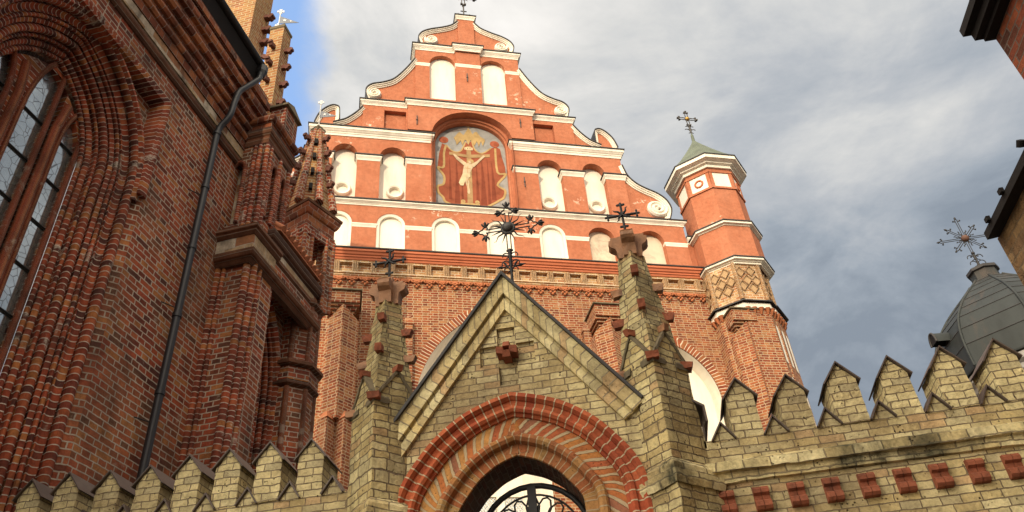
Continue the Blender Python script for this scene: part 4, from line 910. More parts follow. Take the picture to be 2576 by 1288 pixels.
# ------------------------------------------------------------------ dark red gothic church on the left
# local frame: y runs along the side wall (into the scene), x is outward from that wall
SA = math.atan2(-.063, .998)
sa = root('gothic_church', (-5, 6.5, 0), SA, 'dark red brick gothic church side with traceried window, stepped cornice, drainpipe and crocketed pinnacles', 'church')
YZ = lambda p, d: (-d, p[0], p[1])       # p = (y, z) on the wall, d = depth into the wall
WX = -1.61                                # window axis
ZS = 8.1                                  # springing
def warch(hw, zb=2.0, za=None, n=28):
    k = 1.53+(hw-1.20)*1.22; Rr = (hw*hw+k*k)/(2*hw); a1 = math.asin(min(1, k/Rr)); m = n//2
    L_ = [(WX-hw+Rr-Rr*math.cos(a1*i/m), ZS+Rr*math.sin(a1*i/m)) for i in range(m+1)]
    jl = [(WX-hw, zb+(ZS-zb)*i/10) for i in range(10)]
    left = jl+L_
    return left+[(2*WX-p[0], p[1]) for p in left[::-1][1:]]
# main wall with the rectangular sunk frame for the window
wl = MB(); FR = [(WX-1.28, 0), (WX-1.28, 9.62), (WX+1.28, 9.62), (WX+1.28, 0)]
wl.slab([(-3.6, 0), (-3.6, 12.0), (1.9, 12.0), (1.9, 0)], [[(p[0], max(p[1], .05)) for p in FR]], 0, .35, YZ); wl.build('side_wall', 'church_brick', sa)
sp = MB(); wa = warch(1.17, .05); sp.slab([(p[0], max(p[1], .05)) for p in FR], [wa], .16, .30, YZ); sp.build('spandrel', 'church_brick', sa)
# frame roll round the panel
fr_ = [(WX+1.28, 8.0), (WX+1.28, 9.62), (WX-1.28, 9.62), (WX-1.28, 8.0)]
mb = MB(); moulding(mb, fr_, [(-.0, .02), (-.02, -.03), (.0, -.045), (.04, -.045), (.10, -.03), (.12, .05), (.12, .16)], lambda p, d: YZ(p, d), smooth=True); mb.build('frame_roll', 'jamb_brick', sa)
# chamfered brick jamb below the frame roll
for s in (-1, 1):
    mb = MB(); y0, y1, y2 = WX+s*1.285, WX+s*1.17, WX+s*1.17
    mb.face([(0, y0, 0), (-.11, y1, 0), (-.11, y1, 8.25), (0, y0, 8.25)]); mb.face([(-.11, y1, 8.25), (0, y0, 8.25), (-.16, WX+s*1.28, 8.35), (-.16, y1, 8.35)]); mb.build('jamb_chamfer', 'church_brick', sa)
def rollprof(seq, off=0.0, d=.06):
    """walks inward and deeper; rolls bulge toward the viewer, hollows sink back"""
    pts = [(off, d)]; wx, wd_ = -.80, .60
    for w_, k in seq:
        n = 7; o0, d0_ = off, d; off, d = off+wx*w_, d+wd_*w_
        for i in range(1, n+1):
            t = i/n; bl = k*math.sin(math.pi*t)**.7 if 0 < t < 1 else 0
            pts.append((o0+(off-o0)*t-.60*bl, d0_+(d-d0_)*t-.80*bl))
    return pts
prof = [(.02, .2)]+rollprof([(.10, .055), (.022, -.05), (.075, -.02), (.018, .012), (.012, -.03), (.045, .026), (.012, -.03), (.05, .004), (.02, -.055), (.085, .045), (.014, -.035), (.04, .022), (.03, -.05), (.06, .012), (.012, -.03), (.055, .03)])
jm = MB(); moulding(jm, [(p[0], p[1]) for p in warch(1.20, .05)], prof, YZ, caps=False, usplit=7); jm.build('window_moulding', 'jamb_brick', sa)
IN_OFF, IN_D = prof[-1]
# hood roll over the arch
hd = MB(); moulding(hd, warch(1.20, 7.9), [(.0, .16), (.05, .10), (.055, .05), (.02, .01), (-.03, .0), (-.06, .05), (-.06, .12)], YZ, caps=False, smooth=True); hd.build('hood_roll', 'jamb_brick', sa)
# tracery plate with three lights
IN_D -= .0
tr = MB(); inner = warch(1.20+IN_OFF, .05)
def light(y0, y1, zs, tip): 
    c, zt = tip; L_ = [(y0, .4), (y0, zs)]; 
    L_ += [(y0+(c-y0)*(1-math.cos(math.pi/2*i/7)), zs+(zt-zs)*math.sin(math.pi/2*i/7)) for i in range(1, 8)]
    L_ += [(y1+(c-y1)*(1-math.cos(math.pi/2*i/7)), zs+(zt-zs)*math.sin(math.pi/2*i/7)) for i in range(6, 0, -1)]+[(y1, zs), (y1, .4)]
    return L_
LT = [light(WX-.17, WX+.18, 8.15, (WX+.17, 9.20)), light(WX+.38, WX+.66, 8.15, (WX+.60, 8.82)), light(WX-.66, WX-.38, 8.15, (WX-.60, 8.82))]
def clip(poly, y, keep_hi):
    out = []
    for a, b_ in zip(poly, poly[1:]+poly[:1]):
        ia, ib = (a[0] >= y) == keep_hi, (b_[0] >= y) == keep_hi
        if ia: out.append(a)
        if ia != ib: t = (y-a[0])/(b_[0]-a[0]); out.append((y, a[1]+t*(b_[1]-a[1])))
    return out
parts_ = (clip(clip(inner, WX-.28, True), WX+.28, False), clip(inner, WX+.28, True), clip(inner, WX-.28, False))
for pl_, lt_ in zip(parts_, LT): tr.slab(pl_, [lt_], IN_D+.02, IN_D+.13, YZ)
wo_ = tr.build('window', 'jamb_brick', sa)
for l in LT:
    rl = MB(); tube(rl, [YZ(p, IN_D+.03) for p in l], .032, 8); rl.build('tracery_roll', 'jamb_brick', wo_)
for y in (WX-.28, WX+.28):
    rl = MB(); tube(rl, [YZ((y, .4), IN_D+.0), YZ((y, 8.3), IN_D+.0), YZ((y+(.05 if y > WX else -.05), 8.7), IN_D)], .05, 8); rl.build('mullion_roll', 'jamb_brick', wo_)
gl = MB(); gl.slab([(WX-.75, .3), (WX-.75, 9.4), (WX+.75, 9.4), (WX+.75, .3)], [], IN_D+.085, IN_D+.10, YZ); go_ = gl.build('glass', 'glass', wo_)
for l in LT:
    for k in range(14):
        z = 1.2+k*.545
        if z < 8.7: br_ = MB(); tube(br_, [YZ((l[0][0]-.01, z), IN_D+.07), YZ((l[-1][0]+.01, z), IN_D+.07)], .012, 5); br_.build('glazing_bar', 'iron', wo_)
# cornice
cp = [(0, 1.40), (0, -3.6)]      # left of a path running toward -y is +x
cm = MB(); PR = [(-.02, 9.92), (.03, 9.94), (.05, 10.0), (.05, 10.10)]
cornice(cm, cp[::1], [(0, 9.98), (.02, 9.98), (.045, 10.01), (.06, 10.05), (.06, 10.10), (.04, 10.11)]); cm.build('lower_string', 'dark_mould', sa)
cm = MB(); cornice(cm, cp, [(.0, 10.11), (.075, 10.11), (.075, 10.27), (.0, 10.28)]); cm.build('pale_band', 'pale_band', sa)
cm = MB(); steps = [(.0, 10.28), (.09, 10.28), (.10, 10.40), (.10, 10.42), (.125, 10.42), (.15, 10.46), (.15, 10.50), (.12, 10.53), (.12, 10.60), (.16, 10.60), (.185, 10.64), (.185, 10.68), (.155, 10.71), (.155, 10.77), (.21, 10.77), (.235, 10.82), (.235, 10.87), (.205, 10.90), (.205, 10.99), (.26, 10.99), (.29, 11.05), (.29, 11.13), (.26, 11.15), (.26, 11.20), (.31, 11.20), (.31, 11.33), (0, 11.35)]
cornice(cm, cp, steps); cm.build('stepped_cornice', 'cornice_brick', sa)
ev = MB(); ev.hexa([(.26, -3.6, 11.34), (.26, .98, 11.34), (-.3, .98, 11.34), (-.3, -3.6, 11.34)], [(.345, -3.6, 11.62), (.345, .98, 11.62), (-.3, .98, 11.62), (-.3, -3.6, 11.62)]); ev.hexa([(.36, -3.6, 11.63), (.36, 1.0, 11.63), (-.3, 1.0, 11.63), (-.3, -3.6, 11.63)], [(.36, -3.6, 11.66), (.36, 1.0, 11.66), (-2.4, 1.0, 14.4), (-2.4, -3.6, 14.4)]); ev.build('eave_soffit', 'soffit', sa)
gu = MB(); rows = []
for y in (-3.6, 1.0): rows.append([(.37+.06*math.cos(a), y, 11.70+.06*math.sin(a)) for a in [math.pi+math.pi*k/10 for k in range(11)]])
gu.grid(rows); gu.face(rows[1]); gu.face(rows[0]); gu.build('gutter', 'gutter', sa)
# drainpipe
dp = MB(); tube(dp, catmull([(.38, .91, 11.62), (.38, .90, 11.40), (.37, .86, 11.28), (.29, .70, 10.95), (.26, .64, 10.80), (.255, .60, 10.55), (.25, .58, 10.30), (.21, .57, 10.17), (.14, .555, 10.03), (.12, .55, 9.86), (.12, .55, 9.6)], 4)+[(.12, .55, 0.1)], .046, 12)
for z in (9.9, 8.9, 7.9, 6.9, 5.9): tube(dp, [(.12, .55, z-.02), (.12, .55, z+.03)], .056, 12)
dpo = dp.build('drainpipe', 'gutter', sa)
for z in (8.75, 7.0, 5.55):
    bk = MB(); tube(bk, [(0, .38, z+.02), (.12, .55, z)], .007, 5); bk.build('pipe_bracket', 'iron', dpo)
hp_ = MB(); drum(hp_, .38, .93, [(.05, 11.44), (.085, 11.54), (.085, 11.66)], 8); hp_.build('hopper', 'gutter', dpo)

# lower buttress beside the porch: front y = 1.45
BY = 1.30
bt = MB(); bt.hexa([(-.1, BY, 0), (.40, BY, 0), (.48, BY+.08, 0), (.48, BY+.6, 0), (-.1, BY+.6, 0)], [(-.1, BY, 8.2), (.40, BY, 8.2), (.48, BY+.08, 8.2), (.48, BY+.6, 8.2), (-.1, BY+.6, 8.2)]); bto = bt.build('buttress', 'church_brick', sa)
rl = MB()
for x, y, r_ in ((.02, BY-.01, .045), (.10, BY-.005, .03), (.42, BY+.01, .05), (.48, BY+.09, .045), (.49, BY+.22, .03)): tube(rl, [(x, y, 0), (x, y, 8.15)], r_, 10)
for k in range(len(rl.uv)): rl.uv[k] = [(a[1]*.05, a[0]*8.15) for a in rl.uv[k]]
rl.build('corner_roll', 'jamb_brick', bto)
def bcorn(name, x1, y0, y1, prof, mat, parent):
    mb = MB(); path = [(x1, y1), (x1, y0), (-.1, y0)]     # heading -y then -x : right-hand side is inside when x1 is outermost
    mb2 = offset(path, .1); p = path if mb2[0][0] > x1 else path[::-1]
    cornice(mb, p, prof); return mb.build(name, mat, parent)
bcorn('black_moulding', .47, BY-.04, 3.2, [(-.05, 8.08), (.02, 8.1), (.05, 8.15), (.09, 8.17), (.11, 8.21), (.11, 8.26), (-.05, 8.27)], 'dark_mould', bto)
bcorn('pale_frieze', .54, BY-.12, BY+.5, [(-.05, 8.27), (.0, 8.27), (.0, 8.50), (-.05, 8.50)], 'pale_band', bto)
bcorn('brick_frieze', .50, BY-.08, 3.2, [(-.05, 8.27), (.0, 8.27), (.0, 8.50), (-.05, 8.50)], 'church_brick', bto)
bcorn('black_moulding', .52, BY-.10, 1.85, [(-.05, 8.49), (.03, 8.50), (.06, 8.54), (.06, 8.57), (.09, 8.59), (.09, 8.64), (-.1, 8.72)], 'dark_mould', bto)
# porch wall beyond, with its deep arch
pw = MB(); pa_ = arch(1.78, 2.82, .05, 6.9, 8.22, 18, pointed=True)
XPL = lambda p, d: (.17-d, p[0], p[1])
pw.slab([(1.55, 0), (1.55, 8.4), (3.2, 8.4), (3.2, 0)], [pa_], 0, .1, XPL); pwo = pw.build('porch_wall', 'church_brick', sa)
pm = MB(); moulding(pm, pa_, [(.09, .0), (.08, -.05), (.04, -.06), (.0, -.02), (-.01, .03)]+[(-.01+o, .0+d) for o, d in rollprof([(.05, .03), (.02, -.05), (.07, .035), (.025, -.05), (.05, .025), (.02, -.05), (.07, .035), (.025, -.05), (.06, .03)], 0, .03)]+[(-.34, .6)], XPL, caps=False); pm.build('arch_moulding', 'jamb_brick', pwo)
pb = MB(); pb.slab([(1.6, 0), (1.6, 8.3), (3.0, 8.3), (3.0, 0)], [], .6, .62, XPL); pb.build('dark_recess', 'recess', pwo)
bcorn('porch_cornice', .46, 1.72, 3.2, [(-.05, 8.48), (.0, 8.50), (.05, 8.56), (.05, 8.62), (.02, 8.64), (.02, 8.74), (.09, 8.80), (.11, 8.86), (.11, 8.93), (-.05, 8.95)], 'dark_mould', pwo)
bcorn('pale_course', .47, 1.72, 3.2, [(.0, 8.645), (.022, 8.645), (.022, 8.735), (.0, 8.735)], 'pale_band', pwo)
ub_ = MB(); ub_.box(.0, .45, 1.72, 3.1, 8.26, 8.95); ub_.build('entablature', 'church_brick', pwo)
rt_ = MB(); rt_.hexa([(.60, 1.72, 8.96), (.60, 3.05, 8.96), (-.3, 3.05, 9.3), (-.3, 1.72, 9.3)], [(.60, 1.72, 8.99), (.60, 3.05, 8.99), (-.3, 3.05, 9.75), (-.3, 1.72, 9.75)])
for k in range(11): tube(rt_, [(.62, 1.76+k*.125, 9.01), (-.3, 1.76+k*.125, 9.79)], .055, 8)
rt_.build('roof_tiles', 'tile', pwo)

# upper turret stage with round-headed niches
UY = 1.27; U0, U1 = -.15, .46; UT = 10.32
us = MB(); UZ = 8.6
na = arch(-.04, .17, 8.85, 9.86, 10.02, 10); nb = [arch(UY+.16, UY+.34, 9.0, 9.90, 10.05, 10), arch(UY+.44, UY+.60, 9.0, 9.90, 10.05, 10)]
us.slab([(U0, UZ), (U0, UT), (U1, UT), (U1, UZ)], [na], 0, .12, lambda p, d: (p[0], UY+d, p[1]))
us.slab([(UY, UZ), (UY, UT), (UY+.72, UT), (UY+.72, UZ)], nb, 0, .12, lambda p, d: (U1-d, p[0], p[1]))
us.face([(U0, UY, UZ), (U0, UY+.72, UZ), (U0, UY+.72, UT), (U0, UY, UT)])
uso = us.build('turret_stage', 'church_brick', sa)
ub = MB(); ub.slab([(-.1, 8.8), (-.1, 10.1), (.24, 10.1), (.24, 8.8)], [], .11, .13, lambda p, d: (p[0], UY+d, p[1])); ub.build('niche_back', 'pale_band', uso)
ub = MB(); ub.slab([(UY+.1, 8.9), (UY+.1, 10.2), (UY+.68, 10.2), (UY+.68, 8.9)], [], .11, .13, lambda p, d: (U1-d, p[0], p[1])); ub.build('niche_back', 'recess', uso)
rl = MB()
for l in (na,): tube(rl, [(p[0], UY-.01, p[1]) for p in l], .035, 8)
for l in nb: tube(rl, [(U1+.01, p[0], p[1]) for p in l], .03, 8)
for x, y in ((U0+.02, UY-.01), (U1-.18, UY), (U1-.10, UY-.005), (U1, UY+.02), (U1+.01, UY+.10), (U1+.01, UY+.39), (U1+.01, UY+.66)): tube(rl, [(x, y, UZ), (x, y, UT)], .036, 8)
for k in range(len(rl.uv)): rl.uv[k] = [(a[1]*.05, a[0]*1.7) for a in rl.uv[k]]
rl.build('niche_roll', 'jamb_brick', uso)
bcorn('cap_cornice', U1, UY, UY+.72, [(-.05, UT-.02), (.02, UT), (.03, UT+.07), (.03, UT+.12), (.07, UT+.16), (.08, UT+.22), (.08, UT+.26), (-.05, UT+.27)], 'dark_mould', uso)
bcorn('cap_frieze', U1, UY, UY+.72, [(-.05, UT+.265), (.04, UT+.27), (.04, UT+.38), (.09, UT+.40), (.11, UT+.44), (.11, UT+.49), (-.3, UT+.62)], 'cornice_brick', uso)
# crocketed pinnacle over it
PX_, PY_ = -.07, 1.92
pk = MB(); drum(pk, PX_, PY_, [(.36, 10.7), (.33, 11.62)], 4, math.pi/4); drum(pk, PX_, PY_, [(.21, 11.6), (.19, 13.9)], 4, math.pi/4)
for z in (11.55,): pk.box(PX_-.23, PX_+.23, PY_-.23, PY_+.23, z, z+.10)
pko = pk.build('pinnacle', 'church_brick', sa)
M['warm_brick'] = brick_mat('paler warm red brick', .20, .072, .011, [(.34, .13, .05), (.40, .18, .07), (.30, .10, .045), (.42, .21, .08)], (.46, .36, .22), .35, (.26, .17, .05), .01, .008)  # paler, yellower brick than the wall, for pinnacle, tower and spire
pko.data.materials[0] = M['warm_brick']
cpk = MB(); drum(cpk, PX_, PY_, [(.17, 13.88), (.21, 13.92), (.21, 13.98), (.14, 14.06)], 4, math.pi/4); cpk.build('cap', 'stone_dark', pko)
cpk = MB(); drum(cpk, PX_, PY_, [(.25, 11.6), (.30, 11.66), (.30, 11.72), (.2, 11.86)], 4, math.pi/4); cpk.build('base_cornice', 'dark_mould', pko)
sg = MB(); sg.hexa([(PX_+.30, PY_-.35, 10.8), (PX_+.56, PY_-.35, 10.8), (PX_+.56, PY_+.05, 10.8), (PX_+.30, PY_+.05, 10.8)], [(PX_+.30, PY_-.35, 11.42), (PX_+.56, PY_-.35, 11.42), (PX_+.56, PY_+.05, 11.42), (PX_+.30, PY_+.05, 11.42)]); sgo = sg.build('side_pier', 'church_brick', pko)
sg = MB(); sg.hexa([(PX_+.26, PY_-.40, 11.42), (PX_+.61, PY_-.40, 11.42), (PX_+.61, PY_+.1, 11.42), (PX_+.26, PY_+.1, 11.42)], [(PX_+.26, PY_-.40, 11.46), (PX_+.61, PY_-.40, 11.46), (PX_+.58, PY_-.15, 11.62), (PX_+.29, PY_-.15, 11.62)]); sg.build('cap', 'stone_dark', sgo)
def crocket(mb, c, d, ln=.16, w_=.035):
    d = Vector(d).normalized(); s = Vector((-d.y, d.x, 0)); c = Vector(c); pr = [(0, -.03), (.45, -.035), (.55, -.07), (.75, -.06), (.85, -.02), (1, -.015), (1, .035), (.75, .06), (.5, .03), (.3, .055), (0, .05)]
    A_ = [c+d*a*ln-s*w_+Vector((0, 0, z)) for a, z in pr]; B_ = [c+d*a*ln+s*w_+Vector((0, 0, z)) for a, z in pr]
    mb.face(A_); mb.face(B_[::-1])
    for i in range(len(pr)): j = (i+1) % len(pr); mb.face([A_[i], A_[j], B_[j], B_[i]])
M['crocket'] = plain_mat('dark fired crocket', (.12, .045, .03), .8, var=.6, vscale=12, bumpd=.004)
first = None
for z in (13.35, 12.9, 12.45, 12.0):
    for d in ((1, 0, 0), (0, -1, 0), (-1, 0, 0)):
        mb = MB(); crocket(mb, (PX_+d[0]*.13, PY_+d[1]*.13, z), d, .17); mb.build('crocket', 'crocket', pko)
M['vane'] = plain_mat('pewter vane sheet', (.16, .17, .19), .5, .5, var=.4)
M['vane_white'] = plain_mat('pale vane metal', (.62, .62, .60), .5, .2, var=.2)
def vane(name, parent, x, y, z0, hgt, flag=True, yaw=.35, sc=1.0):
    mb = MB(); tube(mb, [(x, y, z0), (x, y, z0+hgt)], .012*sc, 6); o = mb.build(name, 'vane_white', parent)
    c_, s_ = math.cos(yaw), math.sin(yaw); z = z0+hgt
    cm_ = MB()
    for dx, dz in ((1, 0), (-1, 0), (0, 1), (0, -1)):
        a = [(dx*.01-dz*.012, dz*.01+dx*.012), (dx*.07-dz*.035, dz*.07+dx*.035), (dx*.07+dz*.035, dz*.07-dx*.035), (dx*.01+dz*.012, dz*.01-dx*.012)]
        cm_.slab([(p[0]*sc, p[1]*sc) for p in a], [], -.006, .006, lambda p, d: (x+c_*p[0]-s_*d, y+s_*p[0]+c_*d, z+p[1]), back=True)
    cm_.build('cross_finial', 'vane_white', o)
    if flag:
        zf = z0+hgt*.42; fl = MB(); m_ = lambda p, d: (x+c_*p[0]-s_*d, y+s_*p[0]+c_*d, zf+p[1])
        fl.slab([(0, 0), (0, .24*sc), (.40*sc, .03*sc)], [], -.004, .004, m_, back=True); fo = fl.build('pennant', 'vane', o)
        stv = MB()
        for (cx_, cz_, r_) in ((.11*sc, .10*sc, .05*sc), (.235*sc, .075*sc, .03*sc)):
            stv.slab([(cx_+(r_ if k % 2 == 0 else r_*.42)*math.sin(math.pi*k/5), cz_+(r_ if k % 2 == 0 else r_*.42)*math.cos(math.pi*k/5)) for k in range(10)], [], -.008, .008, m_, back=True)
        stv.build('star', 'vane_white', fo)
    return o
vane('weather_vane', sa, PX_-.08, PY_, 14.0, .62, True, .3, .9); vane('weather_vane', sa, PX_-.16, PY_+.1, 14.0, .36, False, .3, .8)

# sunlit square tower behind the eaves
tw = MB(); tw.box(-2.6, -.95, 2.2, 2.75, 9.0, 19); two = tw.build('west_tower', 'warm_brick', sa); two.data.materials[0] = M['warm_brick']
for z in (15.6, 15.2, 14.8):
    tk = MB(); crocket(tk, (-.95, 2.6, z), (1, 0, 0), .2, .06); tk.build('tower_crocket', 'crocket', two)

# octagonal corner pier with open lantern and spire
CX, CY = .20, 3.17; ROT = R(-64)
def frame45(r): return [(CX+r*math.cos(a), CY+r*math.sin(a)) for a in [k*math.pi/4+math.pi/8 for k in range(8)]]
pc = MB(); drum(pc, CX, CY, [(.36, 0), (.36, 7.1)]); drum(pc, CX, CY, [(.33, 7.5), (.33, 8.5)]); 
for k in range(8):
    a = k*math.pi/4+math.pi/8; tube(pc, [(CX+.35*math.cos(a), CY+.35*math.sin(a), 0), (CX+.35*math.cos(a), CY+.35*math.sin(a), 7.1)], .04, 6); tube(pc, [(CX+.32*math.cos(a), CY+.32*math.sin(a), 7.5), (CX+.32*math.cos(a), CY+.32*math.sin(a), 8.5)], .04, 6)
pco = pc.build('corner_pier', 'church_brick', sa)
for z0, z1, r_ in ((7.10, 7.20, .42), (7.40, 7.52, .46), (8.5, 8.62, .40)):
    mb = MB(); drum(mb, CX, CY, [(.33, z0), (r_, z0+.04), (r_, z1-.03), (.33, z1+.05)]); mb.build('black_moulding', 'dark_mould', pco)
mb = MB(); drum(mb, CX, CY, [(.40, 7.2), (.40, 7.40)]); mb.build('drum_band', 'church_brick', pco)
# lantern posts on a square plan turned toward the court
def rp(u, v, z): c_, s_ = math.cos(ROT+math.pi/4), math.sin(ROT+math.pi/4); return (CX+c_*u-s_*v, CY+s_*u+c_*v, z)
ln = MB()
def rbox(mb, u0, u1, v0, v1, z0, z1): mb.hexa([rp(u0, v0, z0), rp(u1, v0, z0), rp(u1, v1, z0), rp(u0, v1, z0)], [rp(u0, v0, z1), rp(u1, v0, z1), rp(u1, v1, z1), rp(u0, v1, z1)])
for su in (-1, 1):
    for sv in (-1, 1):
        rbox(ln, su*.24-.075, su*.24+.075, sv*.24-.075, sv*.24+.075, 8.55, 10.0)
        for du, dv in ((-.08, -.08), (.08, -.08), (.08, .08), (-.08, .08)): tube(ln, [rp(su*.24+du, sv*.24+dv, 8.55), rp(su*.24+du, sv*.24+dv, 9.95)], .032, 6)
rbox(ln, -.07, .07, -.07, .07, 8.55, 10.0); rbox(ln, -.33, .33, -.33, .33, 9.8, 10.0)
for k in range(len(ln.uv)):
    if all(abs(c) <= 6 and abs(c-round(c)) < 1e-6 for u_ in ln.uv[k] for c in u_): ln.uv[k] = [(a[1]*.05, a[0]*1.4) for a in ln.uv[k]]
ln.build('lantern', 'church_brick', pco)
P4 = [rp(*q_, 0)[:2] for q_ in ((-.30, -.30), (.30, -.30), (.30, .30), (-.30, .30))][::-1]
mb = MB(); cornice(mb, P4, [(-.1, 9.84), (.0, 9.86), (.0, 9.90), (.02, 9.92), (.03, 9.98), (.03, 10.02), (.015, 10.04), (.015, 10.20), (.04, 10.22), (.06, 10.26), (.085, 10.34), (.085, 10.42), (-.1, 10.5)], closed=True); mb.build('lantern_cornice', 'cornice_brick', pco)
mb = MB(); cornice(mb, P4, [(.02, 10.36), (.10, 10.38), (.105, 10.43), (-.12, 10.53)], closed=True); mb.build('black_moulding', 'dark_mould', pco)
# fluted spire: eight ribs round a tapering core
ZT, ZB = 12.55, 10.48
spm = MB(); drum(spm, CX, CY, [(.40, ZB), (.10, ZT)], 8, ROT+math.pi/8); spo = spm.build('spire', 'warm_brick', pco)
rb_ = MB()
for k in range(8):
    a = k*math.pi/4+ROT+math.pi/8; c_, s_ = math.cos(a), math.sin(a)
    tube(rb_, [(CX+.43*c_, CY+.43*s_, ZB), (CX+.10*c_, CY+.10*s_, ZT-.05)], [.075, .028], 8)
for k in range(len(rb_.uv)): rb_.uv[k] = [(a[1]*.06, a[0]*1.95) for a in rb_.uv[k]]
rb_.build('spire_rib', 'church_brick', spo)
mb = MB(); drum(mb, CX, CY, [(.12, ZT-.06), (.14, ZT-.02), (.14, ZT+.02), (.05, ZT+.12)], 4, ROT); mb.build('spire_cap', 'stone_dark', spo)
for k in range(4):
    a = k*math.pi/2+ROT+math.pi/4; d = (math.cos(a), math.sin(a), 0)
    for t in (.18, .38, .58, .78):
        z = ZB+(ZT-ZB)*t+.1; r_ = .47+(.12-.47)*t; mb = MB(); crocket(mb, (CX+d[0]*(r_-.03), CY+d[1]*(r_-.03), z), d, .15, .03); mb.build('crocket', 'crocket', spo)
for k in range(4):     # little dark lucarnes up the diagonal faces
    a = k*math.pi/2+ROT; c_, s_ = math.cos(a), math.sin(a)
    for t in (.14, .34, .54, .74):
        mb = MB(); z = ZB+(ZT-ZB)*t; r_ = .42+(.11-.42)*t; p = Vector((CX+c_*(r_+.025), CY+s_*(r_+.025), z)); sd_ = Vector((-s_, c_, 0)); n_ = Vector((c_, s_, 0))
        mb.hexa([p-sd_*.03-n_*.05, p+sd_*.03-n_*.05, p+sd_*.03+n_*.015, p-sd_*.03+n_*.015], [p-sd_*.03-n_*.06+Vector((0, 0, .13)), p+sd_*.03-n_*.06+Vector((0, 0, .13)), p+sd_*.03+n_*.0+Vector((0, 0, .13)), p-sd_*.03+n_*.0+Vector((0, 0, .13))]); mb.build('lucarne', 'soffit', spo)
vane('weather_vane', sa, CX, CY, ZT+.05, .72, True, .25, .8)
# small far pinnacle with its own vane, behind the lantern
mb = MB(); drum(mb, -.62, 3.9, [(.15, 9.0), (.15, 11.3)], 4, math.pi/4); drum(mb, -.62, 3.9, [(.19, 11.3), (.19, 11.42)], 4, math.pi/4); mo = mb.build('far_pinnacle', 'church_brick', sa)
vane('weather_vane', sa, -.62, 3.9, 11.4, .95, True, .25, .9)

# ------------------------------------------------------------------ brick bell tower on the right
bl = root('bell_tower', (0, 0, 0), 0, 'dark brick tower with black jutting eaves, cut off by the right edge', 'tower')
mb = MB(); mb.box(3.30, 7.5, -5, 5.84, 0, 5.42); mb.build('lower_stage', 'tower_tan', bl)
mb = MB(); mb.box(3.50, 7.5, -5, 4.80, 5.4, 13.4); mb.build('upper_stage', 'tower_brick', bl)
mb = MB(); mb.hexa([(3.20, -5, 5.40), (3.20, 5.80, 5.40), (3.5, 5.80, 5.43), (3.5, -5, 5.43)], [(3.20, -5, 5.47), (3.20, 5.80, 5.47), (3.56, 5.80, 5.75), (3.56, -5, 5.75)])
mb.build('lower_eave', 'soffit', bl)
mb = MB(); tube(mb, [(3.19, 4.76, 5.53), (3.19, 4.80, 5.50)], .03); 
for y in (5.25, 5.6): mb.box(3.17, 3.2, y, y+.05, 5.46, 5.50)
mb.build('eave_clip', 'soffit', bl)
mb = MB(); mb.box(3.30, 3.52, -5, 4.83, 6.78, 6.86); mb.box(3.36, 3.52, -5, 4.82, 6.70, 6.78); mb.box(3.42, 3.52, -5, 4.81, 6.66, 6.70); mb.build('upper_eave', 'soffit', bl)

# ------------------------------------------------------------------ domed chapel
dc = root('domed_chapel', (10.22, 19.48, 0), R(8), 'grey green sheet metal chapel dome with lantern, behind the right battlements', 'chapel')
mb = MB(); drum(mb, 0, 0, [(1.62, 0), (1.62, 10.1)]); mb.build('chapel_wall', 'white', dc)
mb = MB(); p8 = ngon(0, 0, 1.62, 8, math.pi/8)[::-1]; cornice(mb, p8, [(-.1, 9.68), (.06, 9.7), (.08, 9.83), (.14, 9.86), (.16, 9.98), (.30, 10.03), (.32, 10.17), (-.2, 10.19)], closed=True); mb.build('cornice', 'grey_stone', dc)
DL = [(2.02, 10.20), (2.03, 10.24), (2.03, 10.8), (1.95, 11.25), (1.80, 11.62), (1.58, 11.92), (1.32, 12.22), (1.02, 12.50), (.74, 12.74), (.54, 12.92), (.46, 13.0)]
mb = MB(); drum(mb, 0, 0, DL); dmo = mb.build('dome', 'lead', dc)
mb = MB()
for k in range(8):
    a = k*math.pi/4+math.pi/8; tube(mb, [(r_*math.cos(a), r_*math.sin(a), z) for r_, z in catmull(DL[1:], 3)], .035, 6)
mb.build('rib', 'lead', dmo)
mb = MB()
for r_, z in catmull(DL[1:], 1)[1:-1]:
    tube(mb, [(*p, z) for p in ngon(0, 0, r_+.004, 8, math.pi/8)], .012, 4, closed=True, smooth=False)
mb.build('sheet_seam', 'flashing', dmo)
mb = MB(); drum(mb, 0, 0, [(.46, 13.0), (.36, 13.06), (.35, 13.3)], 8); lno = mb.build('lantern', 'lead', dc); mb = MB(); drum(mb, 0, 0, [(.36, 13.30), (.41, 13.32), (.41, 13.40), (.1, 13.5)], 8); mb.build('lantern_cap', 'flashing', lno)
for k in (4, 2):
    a = k*math.pi/4; c_, s_ = math.cos(a), math.sin(a); mb = MB(); rows = []
    for d in (1.65, 2.12): rows.append([(c_*d-s_*u, s_*d+c_*u, 11.3+w_) for u, w_ in [(-.16*math.cos(t*math.pi/10), .30*math.sin(t*math.pi/10)) for t in range(11)]])
    mb.grid(rows); o = mb.build('dormer', 'lead', dmo); mb = MB(); mb.face(rows[1]); mb.build('pane', 'soffit', o)
    mb = MB(); tube(mb, rows[1], .03, 5); mb.build('dormer_rim', 'flashing', o)
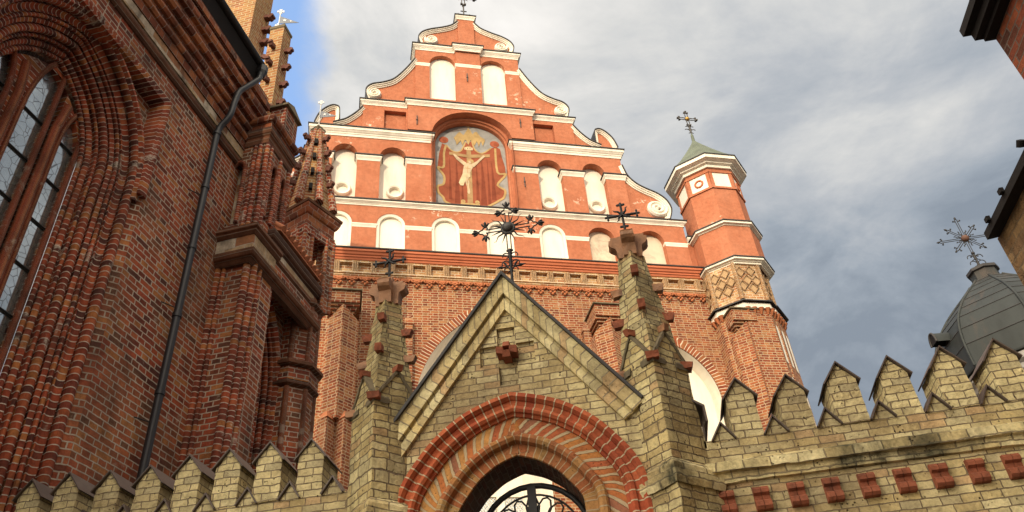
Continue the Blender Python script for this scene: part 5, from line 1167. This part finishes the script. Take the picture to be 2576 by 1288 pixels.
# cross of many rays
mb = MB(); c = Vector((0, 0, 14.52)); u = Vector((math.cos(-R(8)), math.sin(-R(8)), 0))
tube(mb, [(0, 0, 13.4), (0, 0, 14.0)], .028, 6)
for i in range(8):
    a = i*math.pi/4; ln_ = .60 if i % 2 == 0 else .42; dv = u*math.cos(a)+Vector((0, 0, math.sin(a))); lv = -u*math.sin(a)+Vector((0, 0, math.cos(a)))
    for o in (-.026, .026): tube(mb, [c+dv*.08+lv*o, c+dv*ln_+lv*o], .012, 4)
    for o in (-1, 1):
        tube(mb, [c+dv*ln_+lv*o*.026, c+dv*(ln_+.015)+lv*o*.07, c+dv*(ln_+.03)+lv*o*.10], [.012, .016, .028], 5)
        tube(mb, [c+dv*ln_+lv*o*.026, c+dv*(ln_+.06)+lv*o*.035, c+dv*(ln_+.09)], .013, 5)
    tube(mb, [c+dv*(ln_+.08), c+dv*(ln_+.12), c+dv*(ln_+.17)], [.016, .034, .006], 5)
    a2 = a+math.pi/8; dv = u*math.cos(a2)+Vector((0, 0, math.sin(a2))); lv = -u*math.sin(a2)+Vector((0, 0, math.cos(a2)))
    tube(mb, [c+dv*(.08+.2*t/8)+lv*.02*math.sin(t*1.6) for t in range(9)], .015, 4)
for s in (-1, 1):
    for z, rr in ((13.66, .09), (13.86, .09)): tube(mb, [Vector((0, 0, z))+u*s*(.02+rr*(1-math.cos(t)))+Vector((0, 0, rr*math.sin(t))) for t in [k*.6-1.5 for k in range(9)]], .013, 5)
sphere(mb, (0, 0, 14.0), .05); co = mb.build('dome_cross', 'iron', dc)
mb = MB(); sphere(mb, c, .105); mb.build('boss', 'old_dome_boss', co)

# ------------------------------------------------------------------ unseen house added behind the photographer to shade the near walls
hb = root('shade_house', (0, -34, 0), 0, 'unseen plastered house with tiled roof, added behind the viewer to shade the near walls', 'house')
HH = 18.4
mb = MB(); mb.box(-14, 13, -12, 0, 0, HH-.0); mb.build('shade_house_wall', 'white', hb)
mb = MB(); mb.hexa([(-15, -13, HH+.01), (14, -13, HH+.01), (14, 1, HH+.01), (-15, 1, HH+.01)], [(-15, -6.2, HH+7.6), (14, -6.2, HH+7.6), (14, -5.8, HH+7.6), (-15, -5.8, HH+7.6)]); mb.build('roof', 'tile', hb)
wm = MB(); wm.box(-.6, .6, -.05, .03, 0, 1.9); first = None
for k in range(6):
    for z in (2.0, 6.2, 10.4, 14.6):
        if first is None: first = wm.build('window', 'glass', hb, (-10.5+4*k, 0, z))
        else: copy_part(first, hb, (-10.5+4*k, 0, z))
